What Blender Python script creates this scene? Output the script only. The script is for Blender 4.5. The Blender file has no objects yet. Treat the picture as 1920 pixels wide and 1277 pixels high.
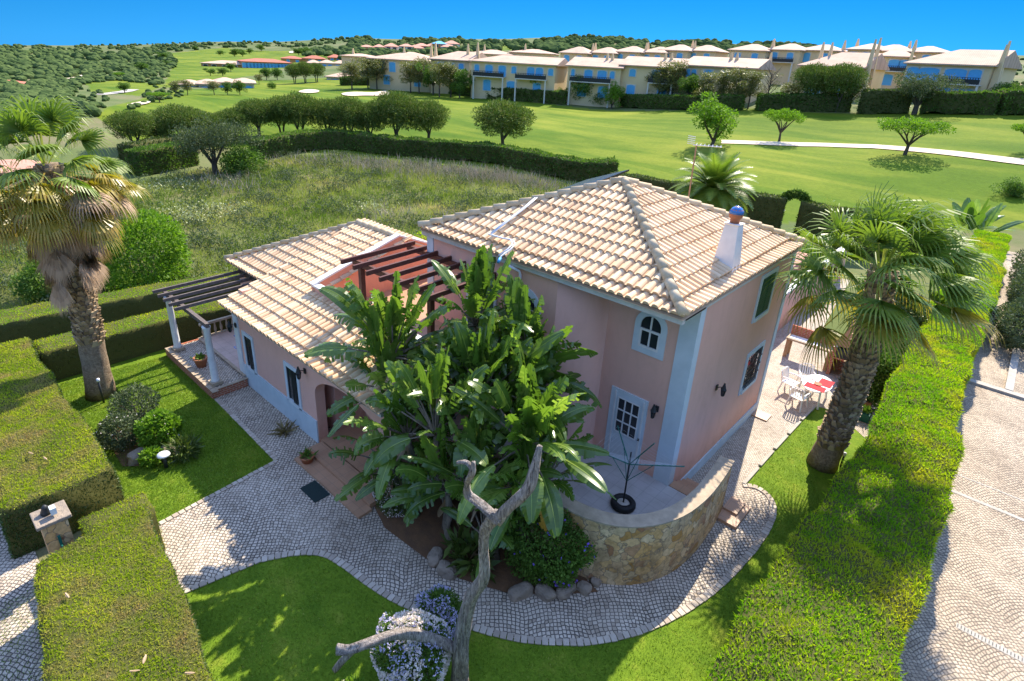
import bpy, bmesh, math, random
import numpy as np
from mathutils import Vector, Matrix
rng=np.random.default_rng(7); random.seed(7)
scene=bpy.context.scene
R_=math.radians
# ---------------------------------------------------------------- camera
CAM=np.array([4.6456,-11.8878,10.774]); FPX=1074.6; PCX,PCY=960.0,559.7
RT=np.array([0.73924909,0.67169213,0.04837833]); UP=np.array([-0.29382083,0.25706346,0.92064526]); BK=np.array([0.60595388,-0.69480074,0.38739107])
cd=bpy.data.cameras.new("camera"); cam=bpy.data.objects.new("camera",cd); scene.collection.objects.link(cam)
cam.matrix_world=Matrix(((RT[0],UP[0],BK[0],CAM[0]),(RT[1],UP[1],BK[1],CAM[1]),(RT[2],UP[2],BK[2],CAM[2]),(0,0,0,1)))
cd.sensor_width=36; cd.lens=FPX/1920*36; cd.shift_y=-78.8/1920; cd.clip_start=.1; cd.clip_end=8000
scene.camera=cam
# ---------------------------------------------------------------- world and sun
SUN_AZ=math.atan2(-.235,.972); SUN_EL=R_(45.5)
w=bpy.data.worlds.new("World"); scene.world=w; w.use_nodes=True; nt=w.node_tree; nt.nodes.clear()
sky=nt.nodes.new("ShaderNodeTexSky"); sky.sky_type='NISHITA'; sky.sun_disc=False; sky.sun_elevation=SUN_EL; sky.sun_rotation=SUN_AZ%(2*math.pi)
sky.altitude=0; sky.air_density=1.0; sky.dust_density=0.0; sky.ozone_density=4.0
tc=nt.nodes.new("ShaderNodeTexCoord"); mp=nt.nodes.new("ShaderNodeMapping"); mp.inputs['Scale'].default_value=(1,1,.8); mp.inputs['Location'].default_value=(0,0,.34)
nt.links.new(tc.outputs['Generated'],mp.inputs['Vector']); nt.links.new(mp.outputs[0],sky.inputs['Vector'])
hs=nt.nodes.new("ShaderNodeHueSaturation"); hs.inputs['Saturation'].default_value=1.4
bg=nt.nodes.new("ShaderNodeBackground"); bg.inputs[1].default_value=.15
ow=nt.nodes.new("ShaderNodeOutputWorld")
nt.links.new(sky.outputs[0],hs.inputs['Color'])
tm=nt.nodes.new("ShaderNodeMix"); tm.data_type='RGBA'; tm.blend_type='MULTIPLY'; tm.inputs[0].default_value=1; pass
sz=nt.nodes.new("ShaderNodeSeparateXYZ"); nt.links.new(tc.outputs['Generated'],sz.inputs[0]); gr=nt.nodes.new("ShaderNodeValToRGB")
gr.color_ramp.elements[0].position=.10; e0_=gr.color_ramp.elements.new(.0); e0_.color=(.34,.285,.25,1); gr.color_ramp.elements[1].position=.10; gr.color_ramp.elements[1].color=(.23,.215,.215,1); gr.color_ramp.elements[2].position=.40; gr.color_ramp.elements[2].color=(.98,.79,.73,1)  # upper sky, out of view, made unnaturally bright and warm as added fill light
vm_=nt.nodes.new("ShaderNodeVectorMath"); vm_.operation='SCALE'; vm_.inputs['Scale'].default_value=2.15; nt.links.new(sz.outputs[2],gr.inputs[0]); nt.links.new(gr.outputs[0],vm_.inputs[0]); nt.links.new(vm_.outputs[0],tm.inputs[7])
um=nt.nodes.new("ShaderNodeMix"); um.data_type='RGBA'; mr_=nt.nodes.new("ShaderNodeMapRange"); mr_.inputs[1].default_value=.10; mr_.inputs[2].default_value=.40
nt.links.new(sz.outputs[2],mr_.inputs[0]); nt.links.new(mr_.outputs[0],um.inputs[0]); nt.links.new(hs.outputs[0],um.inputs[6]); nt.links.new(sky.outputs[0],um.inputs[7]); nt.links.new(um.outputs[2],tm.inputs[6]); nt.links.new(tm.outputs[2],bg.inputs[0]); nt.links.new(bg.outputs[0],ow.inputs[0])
sd=bpy.data.lights.new("sun",'SUN'); sun=bpy.data.objects.new("sun",sd); scene.collection.objects.link(sun)
sd.energy=4.0; sd.angle=R_(.5); sd.color=(1,.90,.74)
to_sun=Vector((math.sin(SUN_AZ)*math.cos(SUN_EL),math.cos(SUN_AZ)*math.cos(SUN_EL),math.sin(SUN_EL)))
sun.rotation_euler=to_sun.to_track_quat('Z','Y').to_euler()
vs=scene.view_settings; vs.view_transform='Standard'; vs.look='None'; vs.exposure=1.28; vs.gamma=1
scene.cycles.max_bounces=6; scene.cycles.transparent_max_bounces=4; scene.cycles.caustics_reflective=False; scene.cycles.caustics_refractive=False

# ---------------------------------------------------------------- terrain
KN={-700:[(210,60),(160,130),(125,280),(95,650),(82,1400)],
 -300:[(230,60),(165,135),(125,290),(98,650),(84,1400)],
 100:[(262,58),(200,88),(160,150),(130,290),(104,600),(88,1300)],
 450:[(262,64),(210,88),(170,138),(145,215),(124,330),(100,620),(79,1300)],
 700:[(268,66),(222,90),(182,124),(160,160),(132,260),(110,420),(72,1100)],
 1100:[(330,54),(252,80),(205,116),(186,133),(150,200),(110,400),(68,900)],
 1500:[(385,46),(300,69),(215,103),(190,118),(140,220),(90,700)],
 1900:[(375,53),(300,76),(210,110),(185,122),(150,170),(105,420)],
 2300:[(392,54),(320,78),(232,106),(200,122),(160,190),(115,420)]}
def ray(px,py):
    v=np.array([(px-PCX)/FPX,-(py-PCY)/FPX,-1.0]); return RT*v[0]+UP*v[1]+BK*v[2]
def atd(px,py,d):
    r=ray(px,py); return CAM+r*(d/math.hypot(r[0],r[1]))
_cols=[]
for px,ks in sorted(KN.items()):
    hy=108+.0525*(px-960); r=ray(px,hy+40); az=math.atan2(r[0],r[1])
    L=[(0,0.0),(ks[0][1]-8,0.0)]
    for k,(py,d) in enumerate(ks):
        z=atd(px,py,d)[2]
        L.append((d,0.0 if k==0 else z))
    dl,zl=L[-1]; L+= [(dl*1.1,zl-4),(dl*1.8,zl-60),(9000,zl-200)]
    _cols.append((az,np.array([a for a,b in L]),np.array([b for a,b in L])))
_az=np.array([c[0] for c in _cols])
def terr(X,Y):
    X=np.asarray(X,float);Y=np.asarray(Y,float); sh=X.shape; X=np.atleast_1d(X).ravel();Y=np.atleast_1d(Y).ravel()
    dx=X-CAM[0];dy=Y-CAM[1];d=np.hypot(dx,dy);az=np.arctan2(dx,dy)
    Zc=np.array([np.interp(d,c[1],c[2]) for c in _cols])
    k=np.clip((np.interp(az,_az,np.arange(len(_az)))),0,len(_az)-1-1e-6); i=k.astype(int); f=k-i; f=f*f*(3-2*f)
    z=Zc[i,np.arange(len(d))]*(1-f)+Zc[i+1,np.arange(len(d))]*f
    amp=np.clip((d-70)/200,0,1)
    z=z+amp*(.35*np.sin(X*.05+1)*np.cos(Y*.043)+np.clip((d-250)/600,0,1)*3*np.sin(X*.013+2)*np.sin(Y*.017))
    # behind the camera and to its sides the land stays level
    side=np.clip((np.abs(az-(-.717))-1.25)/.5,0,1); z=z*(1-side)
    return z.reshape(sh) if sh else float(z[0])
def hit(px,py,dmin=3,h=0.0):
    r=ray(px,py); r=r/math.hypot(r[0],r[1]); ds=dmin*1.004**np.arange(1600); P=CAM+ds[:,None]*r
    zt=terr(P[:,0],P[:,1])+h; b=np.where(P[:,2]<=zt)[0]
    i=b[0] if len(b) else len(ds)-1
    return np.array([P[i,0],P[i,1],zt[i]]),ds[i]
def onz(px,py,z=0.0):
    r=ray(px,py); t=(z-CAM[2])/r[2]; return CAM+r*t
def ony(px,py,y):
    r=ray(px,py); t=(y-CAM[1])/r[1]; return CAM+r*t
def mpp(P): # metres per photo pixel at P
    return abs(np.dot(np.array(P)-CAM,BK))/FPX

# ---------------------------------------------------------------- materials
M={}
def newmat(name):
    m=bpy.data.materials.new(name); m.use_nodes=True; t=m.node_tree; t.nodes.clear()
    o=t.nodes.new("ShaderNodeOutputMaterial"); M[name]=m; return m,t,o
def nd(t,ty,**kw):
    n=t.nodes.new("ShaderNode"+ty)
    for k,v in kw.items():
        if k in n.inputs.keys(): n.inputs[k].default_value=v
        else: setattr(n,k,v)
    return n
def c4(c): return (c[0],c[1],c[2],1)
def ramp(t,stops):
    n=t.nodes.new("ShaderNodeValToRGB"); e=n.color_ramp.elements
    while len(e)<len(stops): e.new(.5)
    for k,(p,c) in enumerate(stops): e[k].position=p; e[k].color=c4(c)
    return n
def noise(t,vec,scale,detail=4,rough=.6,dist=0):
    n=nd(t,"TexNoise"); n.inputs['Scale'].default_value=scale; n.inputs['Detail'].default_value=detail; n.inputs['Roughness'].default_value=rough; n.inputs['Distortion'].default_value=dist
    if vec: t.links.new(vec,n.inputs['Vector'])
    return n
def coords(t,world=False):
    if world: return nd(t,"NewGeometry").outputs['Position']
    return nd(t,"TexCoord").outputs['Object']
def mix(t,fac,a,b,mode='MIX'):
    n=t.nodes.new("ShaderNodeMix"); n.data_type='RGBA'; n.blend_type=mode
    for s,v in ((0,fac),(6,a),(7,b)):
        if isinstance(v,(int,float)): n.inputs[s].default_value=v
        elif isinstance(v,tuple): n.inputs[s].default_value=c4(v)
        else: t.links.new(v,n.inputs[s])
    return n.outputs[2]
def attr(t,name='tint'):
    n=nd(t,"Attribute"); n.attribute_name=name; return n
def bump(t,h,strength=.4,dist=.02):
    b=nd(t,"Bump"); b.inputs['Strength'].default_value=strength; b.inputs['Distance'].default_value=dist; t.links.new(h,b.inputs['Height']); return b.outputs[0]
def finish(t,o,col,rough=.7,nrm=None,spec=.3,metal=0,trans=0):
    p=nd(t,"BsdfPrincipled"); p.inputs['Roughness'].default_value=rough; p.inputs['Specular IOR Level'].default_value=spec; p.inputs['Metallic'].default_value=metal
    if isinstance(col,tuple): p.inputs['Base Color'].default_value=c4(col)
    else: t.links.new(col,p.inputs['Base Color'])
    if nrm: t.links.new(nrm,p.inputs['Normal'])
    if trans:
        tr=nd(t,"BsdfTranslucent")
        if isinstance(col,tuple): tr.inputs['Color'].default_value=c4(col)
        else:
            g=mix(t,1.0,col,(1.1,1.25,.5),'MULTIPLY'); t.links.new(g,tr.inputs['Color'])
        ms=nd(t,"MixShader"); ms.inputs[0].default_value=trans; t.links.new(p.outputs[0],ms.inputs[1]); t.links.new(tr.outputs[0],ms.inputs[2]); t.links.new(ms.outputs[0],o.inputs[0])
    else: t.links.new(p.outputs[0],o.inputs[0])
    return p
def plain(name,a,b=None,scale=6,rough=.7,bs=.25,bd=.01,spec=.3,metal=0,detail=5,bscale=None):
    m,t,o=newmat(name); v=coords(t)
    if b is None: b=tuple(x*.8 for x in a)
    n=noise(t,v,scale,detail); r=ramp(t,[(.35,a),(.68,b)]); t.links.new(n.outputs[0],r.inputs[0])
    n2=noise(t,v,bscale or scale*5,4); finish(t,o,r.outputs[0],rough,bump(t,n2.outputs[0],bs,bd) if bs else None,spec,metal); return m
def leafmat(name,a,b,c=None,trans=.3,rough=.45,spec=.4,patch=None,pscale=1.0):
    """a..b by per-leaf tint; patch = colour of slow blotches"""
    m,t,o=newmat(name); at=attr(t)
    st=[(0,a),(1,b)] if c is None else [(0,a),(.8,b),(1,c)]
    r=ramp(t,st); t.links.new(at.outputs['Fac'],r.inputs[0]); col=r.outputs[0]
    if patch:
        n=noise(t,coords(t),pscale,4,.65); rr=ramp(t,[(.46,(0,0,0)),(.66,(1,1,1))]); t.links.new(n.outputs[0],rr.inputs[0]); col=mix(t,rr.outputs[0],col,patch)
    finish(t,o,col,rough,None,spec,0,trans); return m
def tinted(name,stops,rough=.75,nscale=20,amt=.35,dark=(.5,.42,.36),spec=.25,bs=.3,bd=.006):
    """per-face tint plus weathering noise"""
    m,t,o=newmat(name); at=attr(t); r=ramp(t,stops); t.links.new(at.outputs['Fac'],r.inputs[0])
    v=coords(t); n=noise(t,v,nscale,5,.65); rr=ramp(t,[(.4,(1,1,1)),(.75,dark)]); t.links.new(n.outputs[0],rr.inputs[0])
    col=mix(t,amt,r.outputs[0],rr.outputs[0],'MULTIPLY'); n2=noise(t,v,nscale*3,3)
    finish(t,o,col,rough,bump(t,n2.outputs[0],bs,bd),spec); return m
def render_wall(name,a,b,stain):
    m,t,o=newmat(name); v=coords(t,True); n=noise(t,v,.7,6,.65); r=ramp(t,[(.35,a),(.68,b)]); t.links.new(n.outputs[0],r.inputs[0])
    mp=nd(t,"Mapping"); mp.inputs['Scale'].default_value=(2.2,2.2,.6); t.links.new(v,mp.inputs[0]); n2=noise(t,mp.outputs[0],1.0,7,.75,.6); r2=ramp(t,[(.50,(1,1,1)),(.78,stain)]); t.links.new(n2.outputs[0],r2.inputs[0])
    sp=nd(t,"SeparateXYZ"); t.links.new(v,sp.inputs[0]); n3=noise(t,v,60,4); col=mix(t,.8,r.outputs[0],r2.outputs[0],'MULTIPLY'); 
    zr=nd(t,"MapRange"); t.links.new(sp.outputs[2],zr.inputs[0]); zr.inputs[1].default_value=0; zr.inputs[2].default_value=1.4; zr.inputs[3].default_value=1; zr.inputs[4].default_value=0
    n4=noise(t,v,3.2,6,.75); dm=nd(t,"Math"); dm.operation='MULTIPLY'; t.links.new(zr.outputs[0],dm.inputs[0]); t.links.new(n4.outputs[0],dm.inputs[1]); rd=ramp(t,[(.18,(1,1,1)),(.55,(.72,.66,.60))]); t.links.new(dm.outputs[0],rd.inputs[0]); col=mix(t,1,col,rd.outputs[0],'MULTIPLY')
    finish(t,o,col,.88,bump(t,n3.outputs[0],.4,.005),.15)
tinted('roof_tile',[(0,(.62,.42,.25)),(.5,(.78,.57,.35)),(.85,(.86,.67,.44)),(1,(.56,.38,.22))],nscale=1.6,amt=.55,dark=(.78,.72,.66))
tinted('ridge_tile',[(0,(.62,.46,.27)),(1,(.72,.56,.36))],nscale=5,amt=.5)
render_wall('wall_pink',(.80,.46,.35),(.74,.42,.32),(.86,.84,.83))
render_wall('wall_orange',(.75,.36,.24),(.66,.31,.20),(.8,.76,.74))
plain('trim_blue_white',(.62,.68,.70),(.54,.60,.62),2,.7,.2,.003)
plain('trim_white',(.78,.76,.72),(.66,.65,.62),4,.7,.2,.003)
plain('plinth',(.52,.62,.66),(.44,.54,.58),3,.75,.2,.004)
plain('soffit',(.62,.60,.54),(.5,.49,.44),4)
plain('glass_dark',(.02,.025,.03),(.03,.035,.04),3,.08,0,spec=.8)
plain('shutter_green',(.015,.085,.04),(.02,.10,.05),8,.5,.2,.003)
plain('timber_grey',(.16,.13,.115),(.10,.08,.07),9,.8,.5,.006)
plain('timber_brown',(.13,.05,.035),(.09,.035,.025),9,.6,.3,.004)
plain('terracotta',(.50,.19,.09),(.40,.15,.08),7,.75,.3,.004)
plain('stone_tan',(.46,.36,.25),(.33,.26,.18),5,.85,.6,.01)
plain('rock',(.34,.27,.20),(.22,.18,.14),3,.9,.9,.05,bscale=9)
plain('metal_dark',(.03,.035,.035),(.05,.05,.05),9,.5,.2,.002,metal=.3)
plain('metal_green',(.02,.16,.12),(.025,.12,.10),9,.45,0)
plain('metal_white',(.75,.76,.78),(.62,.63,.65),9,.45,0)
plain('rubber_black',(.012,.012,.012),(.02,.02,.02),9,.6,.2,.003)
plain('plastic_white',(.80,.80,.78),(.74,.74,.73),4,.4,0,spec=.5)
plain('cloth_red',(.62,.02,.03),(.5,.015,.02),9,.8,.2,.003)
plain('cloth_white',(.85,.85,.85),(.8,.8,.8),9,.8,.2,.003)
plain('doormat',(.015,.03,.03),(.025,.045,.04),30,.95,.6,.005)
plain('solar_black',(.02,.022,.025),(.03,.03,.033),4,.25,0)
plain('chimney_white',(.80,.77,.74),(.70,.67,.65),3,.8,.3,.004)
plain('blue_glaze',(.03,.13,.42),(.05,.2,.5),14,.2,0,spec=.6)
plain('sand',(.72,.60,.44),(.62,.50,.36),.4,.95,.3,.02)
plain('soil',(.20,.105,.05),(.12,.07,.04),3,.95,.6,.02)
plain('bark_brown',(.13,.10,.075),(.08,.06,.045),5,.9,.6,.03)
plain('town_wall',(.78,.60,.34),(.72,.54,.30),.3,.85,0)
plain('town_wall_orange',(.62,.30,.10),(.55,.26,.09),.3,.85,0)
plain('town_wall_white',(.70,.66,.56),(.62,.58,.5),.3,.85,0)
plain('shutter_blue',(.10,.40,.68),(.12,.45,.74),2,.5,0)
plain('concrete',(.46,.42,.36),(.36,.33,.28),3,.9,.4,.004)
plain('water_pipe_blue',(.08,.35,.7),(.1,.4,.75),3,.4,0)
plain('timber_tan',(.42,.27,.15),(.32,.2,.11),7,.7,.4,.004)
def roofmat(name,a,b,sc):
    m,t,o=newmat(name); v=coords(t); n=noise(t,v,.6,5,.6); r=ramp(t,[(.35,a),(.7,b)]); t.links.new(n.outputs[0],r.inputs[0])
    wv=nd(t,"TexWave"); wv.inputs['Scale'].default_value=sc; wv.inputs['Distortion'].default_value=.3; t.links.new(v,wv.inputs['Vector'])
    rr=ramp(t,[(.0,(.72,.68,.66)),(.5,(1,1,1))]); t.links.new(wv.outputs[0],rr.inputs[0]); finish(t,o,mix(t,.6,r.outputs[0],rr.outputs[0],'MULTIPLY'),.85)
roofmat('town_roof',(.62,.44,.31),(.50,.34,.24),1.2)
roofmat('town_roof_red',(.50,.17,.10),(.42,.14,.085),1.2)
roofmat('town_roof_pink',(.62,.32,.22),(.52,.26,.18),1.2)

def cobble(name,a,b,joint,scale=8.5,arc=.12):
    m,t,o=newmat(name); v=coords(t,True)
    sp=nd(t,"SeparateXYZ"); t.links.new(v,sp.inputs[0])
    def mth(op,x,y=None):
        n=nd(t,"Math"); n.operation=op
        for i,q in enumerate((x,y)):
            if q is None: continue
            if isinstance(q,(int,float)): n.inputs[i].default_value=q
            else: t.links.new(q,n.inputs[i])
        return n.outputs[0]
    u=mth('MULTIPLY',mth('ADD',sp.outputs[0],sp.outputs[1]),.707); w_=mth('MULTIPLY',mth('SUBTRACT',sp.outputs[0],sp.outputs[1]),.707)
    s=mth('MULTIPLY',mth('ABSOLUTE',mth('SINE',mth('MULTIPLY',u,2.4))),arc); w2=mth('ADD',w_,s)
    n0=noise(t,v,.9,1); wob=mth('MULTIPLY',n0.outputs[0],.2)
    cb=nd(t,"CombineXYZ"); t.links.new(mth('ADD',u,wob),cb.inputs[0]); t.links.new(mth('ADD',w2,wob),cb.inputs[1])
    vo=nd(t,"TexVoronoi"); vo.feature='DISTANCE_TO_EDGE'; vo.inputs['Scale'].default_value=scale; vo.inputs['Randomness'].default_value=.32; t.links.new(cb.outputs[0],vo.inputs['Vector'])
    vc=nd(t,"TexVoronoi"); vc.feature='F1'; vc.inputs['Scale'].default_value=scale; vc.inputs['Randomness'].default_value=.32; t.links.new(cb.outputs[0],vc.inputs['Vector'])
    sx=nd(t,"SeparateColor"); t.links.new(vc.outputs['Color'],sx.inputs[0])
    rc=ramp(t,[(0,b),(.35,a),(1,tuple(min(1,x*1.12) for x in a))]); t.links.new(sx.outputs[0],rc.inputs[0])
    big=noise(t,v,.5,5,.7); rb=ramp(t,[(.30,(1.1,1.08,1.05)),(.72,(.62,.57,.52))]); t.links.new(big.outputs[0],rb.inputs[0])
    col=mix(t,1.0,rc.outputs[0],rb.outputs[0],'MULTIPLY')
    jw=noise(t,v,.8,3); jr=mth('MULTIPLY',jw.outputs[0],.30)
    je=nd(t,"MapRange"); t.links.new(vo.outputs[0],je.inputs[0]); je.inputs[1].default_value=.0; t.links.new(jr,je.inputs[2])
    jpow=mth('POWER',je.outputs[0],1.6)
    col2=mix(t,jpow,joint,col); hb=nd(t,"MapRange"); t.links.new(vo.outputs[0],hb.inputs[0]); hb.inputs[2].default_value=.22
    fin=noise(t,v,60,3); hh=mth('ADD',hb.outputs[0],mth('MULTIPLY',fin.outputs[0],.12))
    finish(t,o,col2,.75,bump(t,hh,.55,.02),.25)
cobble('cobbles_white',(.62,.54,.44),(.44,.37,.29),(.05,.045,.04),11.5)
cobble('cobbles_drive',(.54,.45,.34),(.40,.33,.25),(.11,.09,.07),11.5,.14)
cobble('cobbles_small',(.58,.51,.43),(.44,.38,.31),(.20,.17,.14),14,.1)
def tilemat(name,a,b,joint,size):
    m,t,o=newmat(name); v=coords(t,True); br=nd(t,"TexBrick"); t.links.new(v,br.inputs['Vector'])
    br.offset=0; br.inputs['Color1'].default_value=c4(a); br.inputs['Color2'].default_value=c4(b); br.inputs['Mortar'].default_value=c4(joint)
    br.inputs['Scale'].default_value=1; br.inputs['Mortar Size'].default_value=.006; br.inputs['Brick Width'].default_value=size; br.inputs['Row Height'].default_value=size
    n=noise(t,v,2,5); r=ramp(t,[(.4,(1,1,1)),(.75,(.8,.78,.76))]); t.links.new(n.outputs[0],r.inputs[0])
    finish(t,o,mix(t,1.0,br.outputs[0],r.outputs[0],'MULTIPLY'),.5,None,.4)
tilemat('terrace_tiles',(.50,.47,.44),(.47,.44,.42),(.36,.34,.32),.33)
tilemat('porch_tiles',(.58,.42,.34),(.54,.39,.31),(.4,.3,.25),.3)
tilemat('terracotta_tiles',(.50,.29,.17),(.46,.26,.15),(.34,.22,.14),.32)
def brickm(name,a,b,mo,bw,rh):
    m,t,o=newmat(name); v=coords(t); sp=nd(t,"SeparateXYZ"); t.links.new(v,sp.inputs[0]); ad=nd(t,"Math"); ad.operation='ADD'; t.links.new(sp.outputs[0],ad.inputs[0]); t.links.new(sp.outputs[1],ad.inputs[1])
    cb=nd(t,"CombineXYZ"); t.links.new(ad.outputs[0],cb.inputs[0]); t.links.new(sp.outputs[2],cb.inputs[1])
    br=nd(t,"TexBrick"); t.links.new(cb.outputs[0],br.inputs['Vector']); br.inputs['Color1'].default_value=c4(a); br.inputs['Color2'].default_value=c4(b); br.inputs['Mortar'].default_value=c4(mo); br.inputs['Scale'].default_value=1; br.inputs['Mortar Size'].default_value=.008; br.inputs['Brick Width'].default_value=bw; br.inputs['Row Height'].default_value=rh
    finish(t,o,br.outputs[0],.85)
brickm('brick',(.42,.13,.06),(.34,.10,.05),(.45,.36,.28),.2,.07)
def stonewall(name):
    m,t,o=newmat(name); v=coords(t); n0=noise(t,v,2.2,3); vm=nd(t,"VectorMath"); vm.operation='SCALE'; t.links.new(n0.outputs['Color'],vm.inputs[0]); vm.inputs['Scale'].default_value=.5
    va=nd(t,"VectorMath"); va.operation='ADD'; t.links.new(v,va.inputs[0]); t.links.new(vm.outputs[0],va.inputs[1])
    vo=nd(t,"TexVoronoi"); vo.inputs['Scale'].default_value=4.2; t.links.new(va.outputs[0],vo.inputs['Vector'])
    ve=nd(t,"TexVoronoi"); ve.feature='DISTANCE_TO_EDGE'; ve.inputs['Scale'].default_value=4.2; t.links.new(va.outputs[0],ve.inputs['Vector'])
    s=nd(t,"SeparateColor"); t.links.new(vo.outputs['Color'],s.inputs[0])
    r=ramp(t,[(0,(.50,.28,.09)),(.3,(.74,.50,.24)),(.6,(.60,.44,.26)),(.8,(.78,.60,.36)),(1,(.42,.20,.10))]); t.links.new(s.outputs[0],r.inputs[0])
    n=noise(t,v,9,5,.7); rn=ramp(t,[(.35,(1.15,1.1,1.05)),(.7,(.62,.56,.46))]); t.links.new(n.outputs[0],rn.inputs[0])
    st=noise(t,v,.9,4,.7); rs=ramp(t,[(.52,(1,1,1)),(.72,(.42,.38,.33))]); t.links.new(st.outputs[0],rs.inputs[0])
    col=mix(t,1,mix(t,.8,r.outputs[0],rn.outputs[0],'MULTIPLY'),rs.outputs[0],'MULTIPLY')
    mr=nd(t,"MapRange"); t.links.new(ve.outputs[0],mr.inputs[0]); mr.inputs[2].default_value=.05
    col=mix(t,mr.outputs[0],(.24,.18,.12),col)
    finish(t,o,col,.85,bump(t,mr.outputs[0],.5,.02))
stonewall('rubble_stone')
def barkm(name,a,b,sx=3,sz=.6,bd=.05):
    m,t,o=newmat(name); v=coords(t); mp=nd(t,"Mapping"); mp.inputs['Scale'].default_value=(sx,sx,sz); t.links.new(v,mp.inputs[0])
    n=noise(t,mp.outputs[0],3,6,.7,1.2); r=ramp(t,[(.35,a),(.65,b)]); t.links.new(n.outputs[0],r.inputs[0]); finish(t,o,r.outputs[0],.9,bump(t,n.outputs[0],1,bd))
barkm('dead_wood',(.10,.08,.065),(.56,.48,.40),7,1.3,.06)
barkm('palm_trunk',(.15,.10,.06),(.34,.25,.16),3,3,.03)
barkm('stem_bark',(.10,.08,.06),(.30,.24,.18),5,1,.02)
tinted('palm_boot',[(0,(.16,.11,.055)),(.5,(.34,.25,.14)),(1,(.52,.40,.25))],nscale=8)
def turf(name,a,b,c,s1,s2,bd=.02,stripe=False,dry=None):
    m,t,o=newmat(name); v=coords(t,True); n=noise(t,v,s1,5,.65); r=ramp(t,[(.3,a),(.55,b),(.75,c)]); t.links.new(n.outputs[0],r.inputs[0])
    n2=noise(t,v,s2,6,.85); r2=ramp(t,[(.3,(.42,.50,.36)),(.7,(1.35,1.28,1.15))]); t.links.new(n2.outputs[0],r2.inputs[0]); col=mix(t,.9,r.outputs[0],r2.outputs[0],'MULTIPLY')
    if stripe:
        n3=noise(t,v,.035,3,.5,1.5); n3b=nd(t,"Mapping"); n3b.inputs['Scale'].default_value=(.25,1,1); n3b.inputs['Rotation'].default_value=(0,0,.9); t.links.new(v,n3b.inputs[0]); n4=noise(t,n3b.outputs[0],.14,3,.5,.6); r4=ramp(t,[(.35,(.82,.9,.7)),(.65,(1.12,1.08,1.15))]); t.links.new(n4.outputs[0],r4.inputs[0]); col=mix(t,1,col,r4.outputs[0],'MULTIPLY')
    if dry:
        n5=noise(t,v,s1*.45,5,.7); r5=ramp(t,[(.55,(0,0,0)),(.72,(1,1,1))]); t.links.new(n5.outputs[0],r5.inputs[0]); col=mix(t,r5.outputs[0],col,dry)
    finish(t,o,col,.9,bump(t,n2.outputs[0],.7,bd),.15); return m
turf('lawn',(.09,.17,.012),(.15,.24,.018),(.26,.30,.04),1.4,16,.03)
turf('fairway',(.10,.19,.014),(.14,.235,.018),(.18,.26,.03),.06,2.2,.05,True)
turf('field',(.09,.12,.035),(.15,.165,.055),(.20,.16,.085),.25,5,.1,dry=(.21,.17,.10))
# terrain: fairway / scrub mixed by a painted zone attribute
m,t,o=newmat('land'); v=coords(t,True); at=attr(t,'zone')
n=noise(t,v,.06,5,.65); r=ramp(t,[(.3,(.10,.155,.010)),(.52,(.15,.20,.014)),(.75,(.21,.235,.025))]); t.links.new(n.outputs[0],r.inputs[0])
mpn=nd(t,"Mapping"); mpn.inputs['Scale'].default_value=(.22,1,1); mpn.inputs['Rotation'].default_value=(0,0,-.85); t.links.new(v,mpn.inputs[0]); n4=noise(t,mpn.outputs[0],.16,4,.55,1.2); r4=ramp(t,[(.38,(.62,.80,.5)),(.62,(1.2,1.12,1.3))]); t.links.new(n4.outputs[0],r4.inputs[0]); green=mix(t,1,r.outputs[0],r4.outputs[0],'MULTIPLY')
nf=noise(t,v,2.5,4,.75); rf=ramp(t,[(.3,(.75,.78,.7)),(.7,(1.15,1.12,1.1))]); t.links.new(nf.outputs[0],rf.inputs[0]); green=mix(t,.8,green,rf.outputs[0],'MULTIPLY'); ng=noise(t,v,.018,6,.7); rg_=ramp(t,[(.38,(1.12,1.05,1.2)),(.62,(.72,.82,.62))]); t.links.new(ng.outputs[0],rg_.inputs[0]); green=mix(t,1,green,rg_.outputs[0],'MULTIPLY')
ns=noise(t,v,.035,8,.72); rs=ramp(t,[(.3,(.06,.10,.03)),(.5,(.12,.15,.05)),(.68,(.22,.18,.10))]); t.links.new(ns.outputs[0],rs.inputs[0])
finish(t,o,mix(t,at.outputs['Fac'],rs.outputs[0],green),.95,bump(t,nf.outputs[0],.4,.1),.1)
# foliage
leafmat('hedge_leaf',(.20,.29,.016),(.46,.50,.03),(.62,.52,.10),.5,.7,.15,patch=(.42,.31,.15),pscale=1.3)
leafmat('hedge_leaf_bright',(.15,.32,.010),(.38,.50,.014),(.68,.62,.02),.5,.7,.15,patch=(.46,.44,.03),pscale=.8)
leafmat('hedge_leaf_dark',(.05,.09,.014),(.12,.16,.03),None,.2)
leafmat('pine_leaf',(.06,.12,.022),(.16,.22,.04),(.30,.27,.11),.2,.7,.15)
leafmat('green_leaf',(.055,.12,.018),(.16,.26,.04),None,.3,.65,.2)
leafmat('bright_leaf',(.09,.19,.015),(.21,.35,.03),None,.4,.6,.2)
leafmat('olive_leaf',(.06,.09,.04),(.15,.18,.09),None,.2,.7,.15)
leafmat('autumn_leaf',(.10,.13,.03),(.30,.27,.08),None,.25)
leafmat('scrub_leaf',(.05,.085,.03),(.11,.15,.05),None,0,.95,.0)
leafmat('grass_blade',(.13,.19,.035),(.31,.32,.10),(.46,.36,.24),.4,.8,.1)
leafmat('lawn_blade',(.09,.18,.01),(.22,.31,.02),(.42,.40,.08),.3)
leafmat('palm_frond',(.10,.18,.025),(.25,.33,.055),(.52,.48,.16),.35,.42,.35)
leafmat('palm_frond_gold',(.20,.21,.03),(.44,.32,.05),(.58,.34,.08),.35,.35,.5)
leafmat('palm_frond_dead',(.26,.17,.10),(.46,.32,.20),(.55,.42,.30),.15,.7,.2)
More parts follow.
